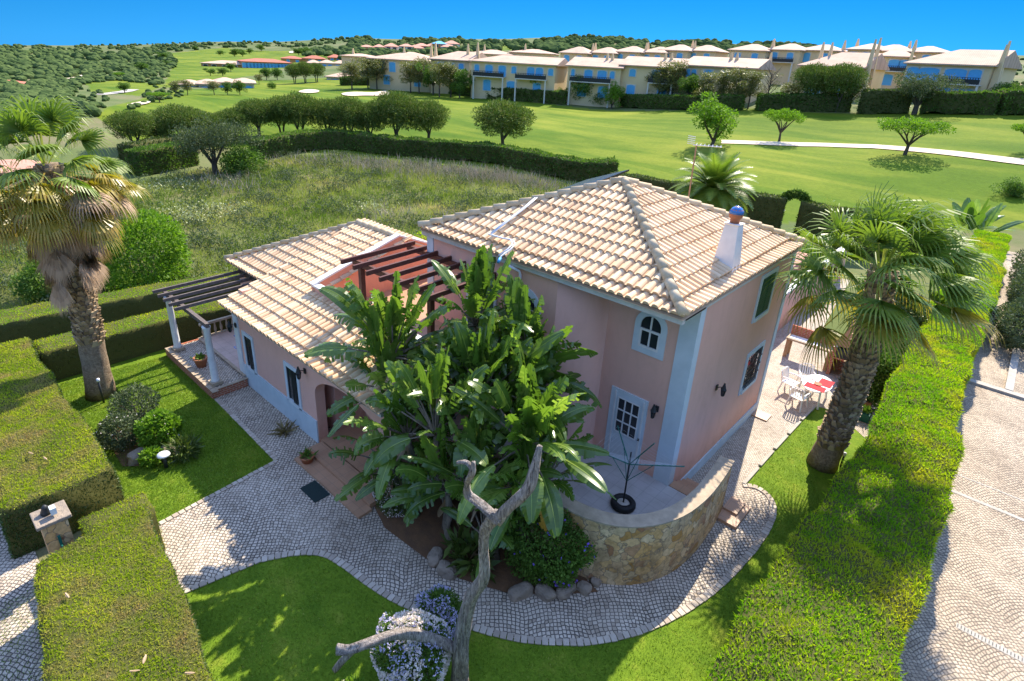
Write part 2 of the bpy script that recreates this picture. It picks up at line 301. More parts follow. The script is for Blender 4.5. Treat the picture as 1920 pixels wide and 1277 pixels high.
leafmat('banana_leaf',(.08,.15,.025),(.18,.28,.045),(.36,.46,.10),.42,.27,.8)
leafmat('banana_leaf_dead',(.40,.20,.02),(.62,.36,.03),(.34,.17,.05),.3,.5,.3)
leafmat('petal_white',(.80,.66,.66),(.92,.84,.80),None,.2)
leafmat('petal_blue',(.48,.44,.66),(.66,.62,.82),None,.2)
leafmat('petal_purple',(.16,.08,.55),(.25,.12,.65),None,.2)
leafmat('aloe_leaf',(.16,.12,.04),(.26,.20,.08),None,.1)
leafmat('dry_twig',(.30,.24,.20),(.44,.37,.31),None,.1,.9,.1)
leafmat('hedge_core',(.07,.075,.022),(.09,.09,.03),None,0,.9,.1)
# ---------------------------------------------------------------- builders
COL=scene.collection
def tag(o,label=None,cat=None,group=None,kind=None):
    if label: o['label']=label
    if cat: o['category']=cat
    if group: o['group']=group
    if kind: o['kind']=kind
    return o
def empty(name,loc,label,cat,group=None,rz=0):
    o=bpy.data.objects.new(name,None); COL.objects.link(o); o.location=loc; o.rotation_euler=(0,0,rz); o.empty_display_size=.3
    return tag(o,label,cat,group)
class MB:
    def __init__(s): s.V=[];s.F=[];s.T=[];s.MI=[]
    def add(s,V,F,tint=.5,mi=0):
        n=len(s.V); s.V.extend([tuple(map(float,v)) for v in V]); s.F.extend([tuple(i+n for i in f) for f in F])
        s.T.extend([tint]*len(F) if not hasattr(tint,'__len__') else list(tint)); s.MI.extend([mi]*len(F)); return s
    def box(s,x0,x1,y0,y1,z0,z1,mi=0,tint=.5):
        V=[(x0,y0,z0),(x1,y0,z0),(x1,y1,z0),(x0,y1,z0),(x0,y0,z1),(x1,y0,z1),(x1,y1,z1),(x0,y1,z1)]
        return s.add(V,[(3,2,1,0),(4,5,6,7),(0,1,5,4),(1,2,6,5),(2,3,7,6),(3,0,4,7)],tint,mi)
    def bar(s,p,q,w,h,up=(0,0,1),mi=0,tint=.5):
        p=Vector(p);q=Vector(q);d=(q-p).normalized();u=Vector(up);a=d.cross(u)
        if a.length<1e-4: a=d.cross(Vector((1,0,0)))
        a.normalize();b=a.cross(d).normalized();V=[]
        for c in (p,q):
            for i,j in ((-1,-1),(1,-1),(1,1),(-1,1)): V.append(c+a*i*w/2+b*j*h/2)
        return s.add(V,[(0,1,2,3),(7,6,5,4),(0,4,5,1),(1,5,6,2),(2,6,7,3),(3,7,4,0)],tint,mi)
    def tube(s,pts,rad,n=8,cap=True,mi=0,tint=.5,jit=0):
        pts=[Vector(p) for p in pts]
        if not hasattr(rad,'__len__'): rad=[rad]*len(pts)
        V=[];F=[];a=None
        for i,p in enumerate(pts):
            d=(pts[min(i+1,len(pts)-1)]-pts[max(i-1,0)]).normalized()
            if a is None:
                a=d.cross(Vector((0,0,1)));
                if a.length<.05:a=d.cross(Vector((1,0,0)))
            a=(a-d*a.dot(d)).normalized(); b=d.cross(a)
            for k in range(n):
                t=2*math.pi*k/n; r=rad[i]*(1+jit*random.uniform(-1,1)); V.append(p+(a*math.cos(t)+b*math.sin(t))*r)
        for i in range(len(pts)-1):
            for k in range(n): k2=(k+1)%n; F.append((i*n+k,i*n+k2,(i+1)*n+k2,(i+1)*n+k))
        if cap: F.append(tuple(range(n-1,-1,-1))); F.append(tuple((len(pts)-1)*n+k for k in range(n)))
        return s.add(V,F,tint,mi)
    def lathe(s,c,prof,n=16,mi=0,tint=.5):
        V=[];F=[];m=len(prof)
        for r,z in prof:
            for k in range(n): t=2*math.pi*k/n; V.append((c[0]+r*math.cos(t),c[1]+r*math.sin(t),c[2]+z))
        for i in range(m-1):
            for k in range(n): k2=(k+1)%n; F.append((i*n+k,i*n+k2,(i+1)*n+k2,(i+1)*n+k))
        F.append(tuple(range(n-1,-1,-1))); F.append(tuple((m-1)*n+k for k in range(n)))
        return s.add(V,F,tint,mi)
    def prism(s,poly,z0,z1,mi=0):
        n=len(poly); V=[(p[0],p[1],z0) for p in poly]+[(p[0],p[1],z1) for p in poly]
        F=[tuple(range(n-1,-1,-1)),tuple(range(n,2*n))]+[(i,(i+1)%n,n+(i+1)%n,n+i) for i in range(n)]
        return s.add(V,F,.5,mi)
    def build(s,name,mats,parent=None,smooth=False,bevel=0):
        off=np.array(parent.location if parent and parent.type=='EMPTY' else (parent['_o'] if parent and '_o' in parent else (0,0,0)),dtype=float)
        V=np.array(s.V)-off; me=bpy.data.meshes.new(name); me.from_pydata(V.tolist(),[],s.F)
        if isinstance(mats,str): mats=[mats]
        for q in mats: me.materials.append(M[q])
        if len(mats)>1: me.polygons.foreach_set('material_index',s.MI)
        a=me.attributes.new('tint','FLOAT','FACE'); a.data.foreach_set('value',np.array(s.T,dtype=np.float32))
        if smooth: me.polygons.foreach_set('use_smooth',[True]*len(me.polygons))
        me.update(); o=bpy.data.objects.new(name,me); COL.objects.link(o)
        if parent:
            o.parent=parent; 
        if bevel:
            b=o.modifiers.new('b','BEVEL'); b.width=bevel; b.segments=2; b.limit_method='ANGLE'
        o['_o']=tuple(float(q) for q in off)
        return o
def npmesh(name,V,k,tint,mat,parent=None,off=(0,0,0)):
    """V (n*k,3): n separate k-gons"""
    V=np.asarray(V,dtype=np.float32).reshape(-1,3)-np.asarray(off,dtype=np.float32); n=len(V)//k; me=bpy.data.meshes.new(name)
    me.vertices.add(len(V)); me.vertices.foreach_set('co',V.ravel()); me.loops.add(n*k); me.loops.foreach_set('vertex_index',np.arange(n*k,dtype=np.int32))
    me.polygons.add(n); me.polygons.foreach_set('loop_start',np.arange(n,dtype=np.int32)*k)
    a=me.attributes.new('tint','FLOAT','FACE'); a.data.foreach_set('value',np.broadcast_to(np.asarray(tint,dtype=np.float32),(n,)).copy())
    me.materials.append(M[mat]); me.update(calc_edges=True); o=bpy.data.objects.new(name,me); COL.objects.link(o)
    if parent: o.parent=parent
    return o
def unit(v): return v/np.maximum(np.linalg.norm(v,axis=-1,keepdims=True),1e-9)
def leaves(P,N,L,W,spread=.6,tint=None,flat=.0):
    """diamond leaves at P pointing along N (+random), returns (V,tint)"""
    n=len(P); d=unit(N+rng.normal(0,spread,(n,3))); u=unit(np.cross(d,rng.normal(0,1,(n,3)))); s=rng.uniform(.6,1.25,(n,1))
    L=L*s; W=W*s; b=P; mid=P+d*L*.5; tip=P+d*L
    V=np.stack([b,mid+u*W*.5,tip,mid-u*W*.5],1)
    return V.reshape(-1,3), (rng.uniform(0,1,n) if tint is None else tint)
def onmesh(V,F,n):
    """n random points and normals on polygons"""
    V=np.array(V,float);T=[]
    for f in F:
        for i in range(1,len(f)-1): T.append((f[0],f[i],f[i+1]))
    T=np.array(T);a,b,c=V[T[:,0]],V[T[:,1]],V[T[:,2]];cr=np.cross(b-a,c-a);ar=np.linalg.norm(cr,axis=1)+1e-12
    i=rng.choice(len(T),n,p=ar/ar.sum()); r1=np.sqrt(rng.random((n,1)));r2=rng.random((n,1))
    return a[i]*(1-r1)+b[i]*r1*(1-r2)+c[i]*r1*r2, unit(cr[i])
def snoise(P,f,seed=0):
    P=np.asarray(P,float)*f+seed*7.3; x,y,z=P[...,0],P[...,1],P[...,2] if P.shape[-1]>2 else 0*P[...,0]
    return (np.sin(x*1.7+1.3*np.sin(y*1.1+z))+np.sin(y*1.9+1.7*np.sin(z*1.3+x*.7))+np.sin(z*2.1+1.1*np.sin(x*1.5+y*.6)))/3
def pip(X,Y,poly):
    X=np.asarray(X);Y=np.asarray(Y);c=np.zeros(X.shape,bool);n=len(poly)
    for i in range(n):
        x1,y1=poly[i][:2];x2,y2=poly[i-1][:2]
        c^=((y1>Y)!=(y2>Y))&(X<(x2-x1)*(Y-y1)/((y2-y1) if y2!=y1 else 1e-9)+x1)
    return c
def ground_sheet(name,poly,z,mat,step=None):
    mb=MB();n=len(poly);mb.add([(p[0],p[1],z) for p in poly],[tuple(range(n))]);o=mb.build(name,mat)
    bm=bmesh.new();bm.from_mesh(o.data);bmesh.ops.triangulate(bm,faces=bm.faces[:]);bmesh.ops.recalc_face_normals(bm,faces=bm.faces[:])
    for f in bm.faces:
        if f.normal.z<0:f.normal_flip()
    bm.to_mesh(o.data);bm.free(); return tag(o,kind='structure')
def clip(o,planes):
    bm=bmesh.new();bm.from_mesh(o.data)
    for co,no in planes: bmesh.ops.bisect_plane(bm,geom=bm.verts[:]+bm.edges[:]+bm.faces[:],plane_co=co,plane_no=no,clear_outer=True)
    bm.to_mesh(o.data);bm.free()
def copy_tree(o,parent=None):
    c=o.copy(); COL.objects.link(c); c.parent=parent
    for ch in list(o.children): copy_tree(ch,c)
    return c
def chaikin(P,k=2,closed=False):
    P=[np.array(p,float) for p in P]
    for _ in range(k):
        Q=[] if closed else [P[0]]
        m=len(P)
        for i in range(m if closed else m-1):
            a,b=P[i],P[(i+1)%m]; Q+= [a*.75+b*.25,a*.25+b*.75]
        if not closed:Q.append(P[-1])
        P=Q
    return P

# ---------------------------------------------------------------- land and sky-side terrain
zp=lambda L:[tuple(hit(px,py,30)[0][:2]) for px,py in L]
GREEN=[zp([(180,218),(330,168),(480,163),(640,152),(820,172),(1000,192),(1300,206),(1600,212),(1960,214),(2150,420),(1600,420),(1400,420),(1100,345),(640,290),(400,275),(250,268)]),
 zp([(305,165),(322,115),(300,100),(420,90),(640,92),(645,114),(560,120),(420,150),(540,150),(640,145),(640,158),(480,167),(380,160)]),
 zp([(160,155),(230,150),(310,160),(260,180),(170,172)]),zp([(868,103),(1000,88),(965,82),(860,97)])]
def make_land():
    naz=620; az=np.concatenate([np.linspace(-math.pi,-1.62,40,endpoint=False),np.linspace(-1.62,.2,naz-80,endpoint=False),np.linspace(.2,math.pi,40,endpoint=False)]); naz=len(az)
    d=np.concatenate([[0.0],np.geomspace(3,40,16),np.geomspace(42,1500,250),np.geomspace(1560,6000,10)])
    A,D=np.meshgrid(az,d); X=CAM[0]+D*np.sin(A);Y=CAM[1]+D*np.cos(A); Zt=terr(X.ravel(),Y.ravel()).reshape(X.shape)-.012
    V=np.stack([X,Y,Zt],-1).reshape(-1,3); nd_=len(d)
    i,j=np.meshgrid(np.arange(nd_-1),np.arange(naz),indexing='ij'); j2=(j+1)%naz
    Q=np.stack([i*naz+j,i*naz+j2,(i+1)*naz+j2,(i+1)*naz+j],-1).reshape(-1,4)
    me=bpy.data.meshes.new('land'); me.vertices.add(len(V)); me.vertices.foreach_set('co',V.ravel()); me.loops.add(Q.size); me.loops.foreach_set('vertex_index',Q[:,::-1].ravel().astype(np.int32))
    me.polygons.add(len(Q)); me.polygons.foreach_set('loop_start',np.arange(len(Q),dtype=np.int32)*4)
    g=np.zeros(len(V),bool)
    for p in GREEN: g|=pip(V[:,0],V[:,1],p)
    a=me.attributes.new('zone','FLOAT','POINT'); a.data.foreach_set('value',g.astype(np.float32))
    me.polygons.foreach_set('use_smooth',[True]*len(Q)); me.materials.append(M['land']); me.update(calc_edges=True); me.validate()
    o=bpy.data.objects.new('hills',me); COL.objects.link(o); tag(o,kind='structure')
make_land()

# ---------------------------------------------------------------- garden ground sheets
lawnp=[(-17.3,-9.8),(-17.3,-4),(-13.5,-3),(-5,-3),(-5,0),(1.3,4),(1.3,14),(3.2,14),(3.2,-7),(3.2,-14),(-8.6,-14),(-8.6,-9.8)]
ground_sheet('lawn',[(-17.6,-10.6),(-17.6,-3),(1.2,-3),(1.2,9),(3.4,9),(3.4,-16),(-8.3,-16),(-8.3,-10.6)],.0,'lawn')
pa=[(-5.45,-7.75),(-5.0,-7.17),(-4.36,-6.98),(-3.32,-6.87),(-2.4,-6.65),(-1.14,-6.05),(-.3,-5.62),(.4,-5.05),(.96,-4.49),(1.59,-3.47),(2.08,-2.01),(2.3,-.47),(2.36,.9),(2.26,1.9),(1.95,2.42),(1.5,2.55),(1.22,2.3)]
pas=[tuple(p) for p in chaikin(pa,2)]
cob=[(-8.4,-9.6),(-6.03,-9.75),(-5.69,-8.2)]+pas+[(1.22,1.4),(0,.5),(-5,-3.5),(-13.2,-4.9),(-13.2,-6.22),(-8.65,-6.3)]
ground_sheet('path',cob,.006,'cobbles_white')
ground_sheet('path',[(0,.4),(1.22,1.2),(1.25,4.6),(1.33,6.9),(1.44,8.3),(2.0,8.5),(3.5,7.2),(3.6,10.5),(2.6,12),(1,13.5),(-.4,16),(-1.2,24),(-4,24),(-4,6.6),(0,6.6)],.008,'cobbles_small')
ground_sheet('driveway',[(4.9,-20),(4.9,40),(12,40),(12,-20)],.006,'cobbles_drive')
ground_sheet('street',[(-34,-11.6),(4,-11.6),(4,-26),(-34,-26)],.004,'cobbles_white')
def edging(name,pts,w,stone,mat,z=.02,h=.03,seed=1):
    mb=MB();random.seed(seed)
    for a,b in zip(pts[:-1],pts[1:]):
        a=Vector((a[0],a[1],0));b=Vector((b[0],b[1],0));L=(b-a).length;n=max(1,round(L/stone))
        for i in range(n):
            p=a.lerp(b,(i+.06)/n);q=a.lerp(b,(i+.94)/n);hh=h+random.uniform(-.006,.006)
            mb.bar(p+Vector((0,0,z)),q+Vector((0,0,z)),w*random.uniform(.9,1.05),hh,tint=random.random())
    return tag(mb.build(name,mat,bevel=.008),kind='structure')
tinted('edge_stone',[(0,(.40,.33,.26)),(1,(.60,.52,.42))],nscale=9)
def resample(P,step):
    P=np.array([p[:2] for p in P]);s=np.concatenate([[0],np.cumsum(np.hypot(*np.diff(P,axis=0).T))]);n=max(2,int(s[-1]/step)+1);t=np.linspace(0,s[-1],n)
    return list(zip(np.interp(t,s,P[:,0]),np.interp(t,s,P[:,1])))
edging('path_edging',resample([(-5.69,-8.2)]+pas,.14),.16,.14,'edge_stone')
edging('path_edging',resample([(-6.03,-9.75),(-5.69,-8.2)],.15),.13,.15,'edge_stone')
edging('path_edging',resample([(-8.4,-9.4),(-8.65,-6.3),(-12.9,-6.2)],.15),.13,.15,'edge_stone')
edging('kerb',[(1.22,2.3),(1.28,4.6),(1.36,6.9),(1.44,8.3)],.1,1.0,'concrete',.03,.06)
edging('kerb',[(-1.2,8.0),(1.3,6.55)],.05,.8,'edge_stone',.008,.012)
mb=MB()
mb.box(5.0,12,6.42,6.55,.008,.014);mb.box(5.0,12,7.45,7.5,.008,.013);mb.box(5.0,12,14.6,14.9,.008,.1);mb.box(6.3,6.55,14.9,22,.008,.12)
tag(mb.build('driveway_strip','concrete'),kind='structure')
mb=MB();mb.box(6.3,12,1.2,1.36,.008,.012,0)
for i in range(95): mb.box(6.32+i*.06,6.335+i*.06,1.23,1.33,.010,.0135,1)
d=mb.build('drain_channel',['concrete','metal_dark']);tag(d,'slotted drain channel crossing the pale cobbled driveway at lower right','drain')

# ---------------------------------------------------------------- villa
V0=empty('villa',(-4,3,0),'large pink two-storey villa with pale barrel tile hip roof and white corner trims','house')
mb=MB()
arc=[(-2.38,0)]+[(-2.38-1.1*math.sin(a)*1.0-.02, -1.0+1.0*math.cos(a)) for a in []]
body=[(0,0),(0,6.6),(-8.35,6.6),(-8.35,-1),(-3.6,-1)]+[(-3.6+1.22*math.sin(a),-1+ (1-math.cos(a))*1.0) for a in np.linspace(.2,math.pi/2,7)]
n=len(body);Vv=[(x,y,0) for x,y in body]+[(x,y,5.86) for x,y in body]
mb.add(Vv,[(i,(i+1)%n,n+(i+1)%n,n+i) for i in range(n)]+[tuple(range(n,2*n))])
wall=mb.build('wall','wall_pink',V0)
bm=bmesh.new();bm.from_mesh(wall.data);bmesh.ops.recalc_face_normals(bm,faces=bm.faces[:]);bm.to_mesh(wall.data);bm.free()
for p in wall.data.polygons:
    if p.index in range(5,n-1): p.use_smooth=True
# wing (single storey) walls, with the entrance arch opening
mb=MB()
def arch_wall(mb,x0,x1,y,z0,z1,ax0,ax1,asp,atop,th=.3):
    """wall facing -Y at y with arched opening [ax0,ax1], spring asp, crown atop"""
    N=16; arcp=[(ax0+(ax1-ax0)*(1-math.cos(math.pi*k/N))/2, asp+(atop-asp)*math.sin(math.pi*k/N)) for k in range(N+1)]
    for yy,fl in ((y,1),(y+th,0)):
        V=[];F=[]
        def q(a,b,c,d):
            n=len(V);V.extend([a,b,c,d]);F.append((n,n+1,n+2,n+3) if fl else (n+3,n+2,n+1,n))
        q((x0,yy,z0),(ax0,yy,z0),(ax0,yy,z1),(x0,yy,z1)); q((ax1,yy,z0),(x1,yy,z0),(x1,yy,z1),(ax1,yy,z1))
        for (xa,za),(xb,zb) in zip(arcp[:-1],arcp[1:]): q((xa,yy,za),(xb,yy,zb),(xb,yy,z1),(xa,yy,z1))
        mb.add(V,F)
    rim=[(ax0,z0)]+arcp+[(ax1,z0)];V=[];F=[]
    for (xa,za),(xb,zb) in zip(rim[:-1],rim[1:]):
        n=len(V);V+= [(xa,y,za),(xa,y+th,za),(xb,y+th,zb),(xb,y,zb)];F.append((n+3,n+2,n+1,n))
    mb.add(V,F)
arch_wall(mb,-13.5,-5.0,-5.04,0,2.92,-8.55,-5.35,1.72,2.46)
mb.box(-13.5,-13.3,-4.74,-3.2,0,3.3); mb.box(-17.2,-13.3,-3.2,4.2,0,2.95); mb.box(-13.3,-8.6,-4.4,4.2,0,2.9) ; mb.box(-5.3,-5.0,-4.74,-1,0,2.9); mb.box(-8.6,-5.3,-3.4,-3.2,.15,2.9)
mb.build('wing_wall','wall_pink',V0)
mb=MB();mb.box(-8.55,-5.3,-5.0,-3.4,.0,.15);mb.box(-8.4,-5.3,-5.55,-5.05,0,.16);mb.box(-8.35,-5.2,-5.95,-5.56,0,.08);mb.build('doorstep','terracotta_tiles',V0)
# plinths
mb=MB()
mb.box(-13.53,-8.57,-5.075,-5.0,0,.78)
mb.build('plinth','plinth',V0);mb=MB();mb.box(.0,.035,.25,6.58,0,.34); mb.build('plinth','plinth',V0)
mb=MB();mb.box(.03,.55,6.0,6.5,0,.05);mb.build('side_step','terracotta_tiles',V0)
mb=MB()
for bs in (((-.42,.028,-.025,.02,0,5.8),(.0,.03,-.02,.26,0,5.79)),((0,.03,6.35,6.6,0,5.8),),((-8.38,-8.1,-1.03,-.98,3,5.8),),((-13.55,-13.2,-5.08,-5.02,0,2.85),(-13.54,-13.48,-5.03,-4.75,0,2.84))):
    mb=MB()
    for b in bs: mb.box(*b)
    mb.build('pilaster','trim_blue_white',V0)
mb=MB();mb.box(-8.5,.1,-1.14,-1.0,5.70,5.84);mb.box(-2.4,.1,-1.0,.0,5.74,5.83);mb.box(0.02,.10,-1.0,6.75,5.75,5.82);mb.build('cornice','soffit',V0)
for b in ((-13.6,-5.0,-5.3,-5.04,2.8,2.9),(-17.4,-13.6,-3.4,-3.2,2.84,2.93)): mb=MB();mb.box(*b);mb.build('cornice','soffit',V0)
# windows -------------------------------------------------
def win(name,face,c,w,h,z0,trim,kind,arch=False,tr=.14):
    """face 'F': wall facing -Y at y=c ; 'S': wall facing +X at x=c ; w=(a0,a1)"""
    a0,a1=w;z1=z0+h
    def P(a,dep,z): return (a,c-dep,z) if face=='F' else (c+dep,a,z)
    def box(mb,a,b,d0,d1,za,zb):
        p=P(a,d0,za);q=P(b,d1,zb);mb.box(min(p[0],q[0]),max(p[0],q[0]),min(p[1],q[1]),max(p[1],q[1]),za,zb)
    f=MB();mid=(a0+a1)/2;N=12
    if not arch:
        box(f,a0-tr,a0,-.02,.035,z0-tr,z1+tr);box(f,a1,a1+tr,-.02,.035,z0-tr,z1+tr);box(f,a0,a1,-.02,.033,z1,z1+tr);box(f,a0,a1,-.02,.06,z0-tr,z0)
    else:
        r=(a1-a0)/2;zs=z1-r
        box(f,a0-tr,a0,-.02,.035,z0-tr,zs);box(f,a1,a1+tr,-.02,.035,z0-tr,zs);box(f,a0,a1,-.02,.033,z0-tr,z0)
        V=[];F=[]
        for k in range(N+1):
            t=math.pi*k/N
            for rr in (r,r+tr):
                for dd in (-.02,.035): V.append(P(mid-rr*math.cos(t),dd,zs+rr*math.sin(t)))
        for k in range(N):
            i=4*k;F+= [(i+1,i+3,i+7,i+5),(i+3,i+2,i+6,i+7),(i+1,i+5,i+4,i)]
        f.add(V,F)
    fo=f.build(name,trim,V0)
    g=MB()
    if kind=='shutter':
        for s in (0,1):
            a=a0+(a1-a0)*s/2+.01;b=a0+(a1-a0)*(s+1)/2-.01;box(g,a,b,-.01,.02,z0,z1)
            for k in range(int(h/.07)): box(g,a+.05,b-.05,.02,.035,z0+.04+k*.07,z0+.08+k*.07)
        g.build('shutter','shutter_green',fo)
    else:
        if arch:
            r=(a1-a0)/2;zs=z1-r;poly=[P(a0,.003,z0),P(a1,.003,z0)]+[P(mid+r*math.cos(math.pi*k/N),.003,zs+r*math.sin(math.pi*k/N)) for k in range(N+1)]
            g.add(poly,[tuple(range(len(poly)))])
        else: box(g,a0,a1,-.02,.004,z0,z1)
        g.build('pane','glass_dark',fo)
        b=MB()
        if kind=='grid':
            nx,nz=3,3
            for k in range(nx+1):
                a=a0+(a1-a0)*k/nx;box(b,a-.015,a+.015,.004,.02,z0,z1)
            for k in range(nz+1):
                z=z0+h*k/nz;box(b,a0,a1,.005,.022,z-.015,z+.015)
        elif kind=='cross':
            box(b,mid-.02,mid+.02,.004,.03,z0,z1-.02)
            for z in (z0+.03,z0+h*.55): box(b,a0,a1,.005,.035,z-.03,z+.03)
            box(b,a0,a0+.05,.004,.03,z0,z0+h*.55);box(b,a1-.05,a1,.004,.03,z0,z0+h*.55)
        elif kind=='bars':
            for k in range(1,10): a=a0+(a1-a0)*k/10;box(b,a-.008,a+.008,.05,.066,z0-.02,z1+.02)
            for k in range(1,4): z=z0+h*k/4;box(b,a0,a1,.048,.07,z-.008,z+.008)
        elif kind=='sash':
            box(b,a0,a0+.06,.004,.02,z0,z1);box(b,a0+(a1-a0)*.45,a0+(a1-a0)*.5,.004,.02,z0,z1)
            for k in range(1,7): a=a0+(a1-a0)*(.5+.5*k/7);box(b,a-.008,a+.008,.05,.06,z0,z1)
        b.build('window_bars','metal_dark' if kind in('bars','sash') else 'trim_white',fo)
    return fo
win('window','F',0,(-1.42,-.86),.88,4.25,'trim_blue_white','cross',True,.16)
win('window','F',-1.0,(-4.7,-4.0),.95,4.05,'trim_blue_white','cross',True,.18)
win('window','S',0,(3.95,5.0),1.2,4.25,'trim_blue_white','shutter',False,.12)
win('window','S',0,(4.3,5.45),1.15,1.72,'trim_blue_white','bars',False,.14)
win('window','F',-5.04,(-12.85,-12.35),1.12,.87,'trim_blue_white','sash',False,.13)
win('window','F',-5.04,(-10.1,-9.5),1.12,.87,'trim_blue_white','sash',False,.13)
d=MB();d.box(-1.98,-.88,-.04,.01,.67,2.82);do=d.build('door','trim_blue_white',V0)
d=MB();d.box(-1.72,-1.08,-.055,-.04,1.55,2.6);d.build('pane','glass_dark',do)
d=MB()
for k in range(4): x=-1.72+.64*k/3;d.box(x-.018,x+.018,-.07,-.055,1.55,2.6)
for k in range(4): z=1.55+1.05*k/3;d.box(-1.72,-1.08,-.072,-.056,z-.018,z+.018)
d.box(-1.85,-1.8,-.06,-.04,.7,2.75);d.box(-1.0,-.95,-.06,-.04,.7,2.75);d.build('window_bars','trim_white',do)
d=MB();d.box(-1.0,-.95,-.1,-.06,1.6,1.65);d.build('handle','metal_dark',do)
# terrace doors above the wing
d=MB();d.box(-6.6,-5.4,-1.05,-1.0,2.98,5.1);do=d.build('terrace_door','trim_blue_white',V0);d=MB();d.box(-6.5,-5.5,-1.07,-1.05,3.05,5.0);d.build('shutter','shutter_green',do)
# roofs ---------------------------------------------------
def tile_face(mb,O,u,v,W,L,sp=.225,ex=.42,r=.088,start=0,seed=0,kick=True):
    """barrel cover tiles on the plane through O spanned by u (along the eave) and v (up the slope)"""
    rnd=random.Random(seed);O=Vector(O);u=Vector(u).normalized();v=Vector(v).normalized();nrm=u.cross(v).normalized()
    if nrm.z<0:nrm=-nrm
    nc=int(W/sp);nr=int(L/ex)+1;S=6
    mb.add([O-nrm*.02,O+u*W-nrm*.02,O+u*W+v*L-nrm*.02,O+v*L-nrm*.02],[(0,1,2,3)],.1)
    for i in range(nc+1):
        for j in range(nr):
            base=O+u*((i+.5)*sp+rnd.uniform(-.006,.006))+v*(j*ex+rnd.uniform(-.008,.008));V=[];F=[];t=min(1,max(0,rnd.gauss(.5,.22)))
            ln=ex+.05
            for k,(a,lift,rr) in enumerate(((0,.035,r),(ln,.0,r*.82))):
                for s in range(S+1):
                    th=math.pi*s/S;V.append(base+v*a+nrm*(lift+rr*math.sin(th)*.9)-u*rr*math.cos(th))
            for s in range(S): F.append((s,s+1,S+2+s,S+1+s))
            n0=len(V)
            for s in range(S+1):
                th=math.pi*s/S;rr=r-.018;V.append(base+nrm*(.035+rr*math.sin(th)*.9)-u*rr*math.cos(th))
            for s in range(S): F.append((n0+s,n0+s+1,s+1,s))
            V.append(base+v*.02+nrm*.03);F.append(tuple([n0+s for s in range(S+1)][::-1]))
            mb.add(V,F,[t]*(len(F)-1)+[.0])
    # channel tiles between the covers
    for i in range(nc+2):
        for j in range(nr):
            base=O+u*(i*sp)+v*(j*ex);V=[];t=rnd.uniform(.0,.6)
            for a,lf in ((0,.03),(ex+.03,.0)):
                for s in (-1,0,1): V.append(base+v*a+u*s*.06+nrm*(lf+abs(s)*.02-.005))
            mb.add(V,[(0,1,4,3),(1,2,5,4)],t)
def ridge_tiles(mb,p,q,r=.12,ln=.40,seed=0):
    rnd=random.Random(seed);p=Vector(p);q=Vector(q);d=(q-p);L=d.length;d.normalize();a=d.cross(Vector((0,0,1))).normalized();b=a.cross(d);n=max(1,round(L/ln));S=7
    for i in range(n):
        o=p+d*(i*L/n);V=[];F=[]
        for t,lf,rr in ((0,.04,r),(L/n+.05,.0,r*.85)):
            for s in range(S+1):
                th=math.pi*(s/S*1.1-.05);V.append(o+d*t+b*(lf+rr*math.sin(th)-.02)-a*rr*math.cos(th))
        for s in range(S): F.append((s,s+1,S+2+s,S+1+s))
        F.append(tuple(range(S,-1,-1)));mb.add(V,F,rnd.random())
RX0,RX1,RY0,RY1,RZ=-8.52,.14,-1.22,6.86,5.9; APX=Vector((-4.1,2.85,7.54))
cor=[Vector((RX0,RY0,RZ)),Vector((RX1,RY0,RZ)),Vector((RX1,RY1,RZ)),Vector((RX0,RY1,RZ))]
roof=MB();roof.add([tuple(c-Vector((0,0,.06))) for c in cor]+[tuple(APX-Vector((0,0,.12)))],[(0,1,4),(1,2,4),(2,3,4),(3,0,4),(3,2,1,0)],.2)
roofo=roof.build('roof','roof_tile',V0)
def hip_face(A,B,top,name,seed):
    A=Vector(A);B=Vector(B);u=(B-A).normalized();W=(B-A).length;t=top-A;v0=t-u*t.dot(u);L=v0.length;v=v0.normalized();nrm=u.cross(v)
    mb=MB()
    # eave course at a flatter pitch, then the main slope lapping over it
    vk=(Vector((v.x,v.y,0)).normalized()*.95+Vector((0,0,.22))).normalized()
    tile_face(mb,A+Vector((0,0,.0)),u,vk,W,.42,seed=seed+1)
    tile_face(mb,A+vk*.40+Vector((0,0,.045)),u,(top+Vector((0,0,.05))-(A+vk*.40+Vector((0,0,.045)))-u*((top-A).dot(u))),W,L-.35,seed=seed)
    o=mb.build(name,'roof_tile',roofo)
    c1=(top-A);n1=Vector((c1.y,-c1.x,0)).normalized()
    if n1.dot(u)>0:n1=-n1
    c2=(top-B);n2=Vector((c2.y,-c2.x,0)).normalized()
    if n2.dot(u)<0:n2=-n2
    off=Vector(o['_o']);clip(o,[(A-off,n1),(B-off,n2)]);return o
hip_face(cor[0],cor[1],APX,'front_slope',1);hip_face(cor[1],cor[2],APX,'side_slope',11);hip_face(cor[2],cor[3],APX,'rear_slope',21);hip_face(cor[3],cor[0],APX,'left_slope',31)
mb=MB()
for i,c in enumerate(cor): ridge_tiles(mb,c+Vector((0,0,.07)),APX+Vector((0,0,.10)),.125,.40,i)
mb.lathe(APX+Vector((0,0,.1)),[(.14,0),(.1,.08),(.03,.1)],10)
mb.build('hip_tiles','ridge_tile',roofo,True)
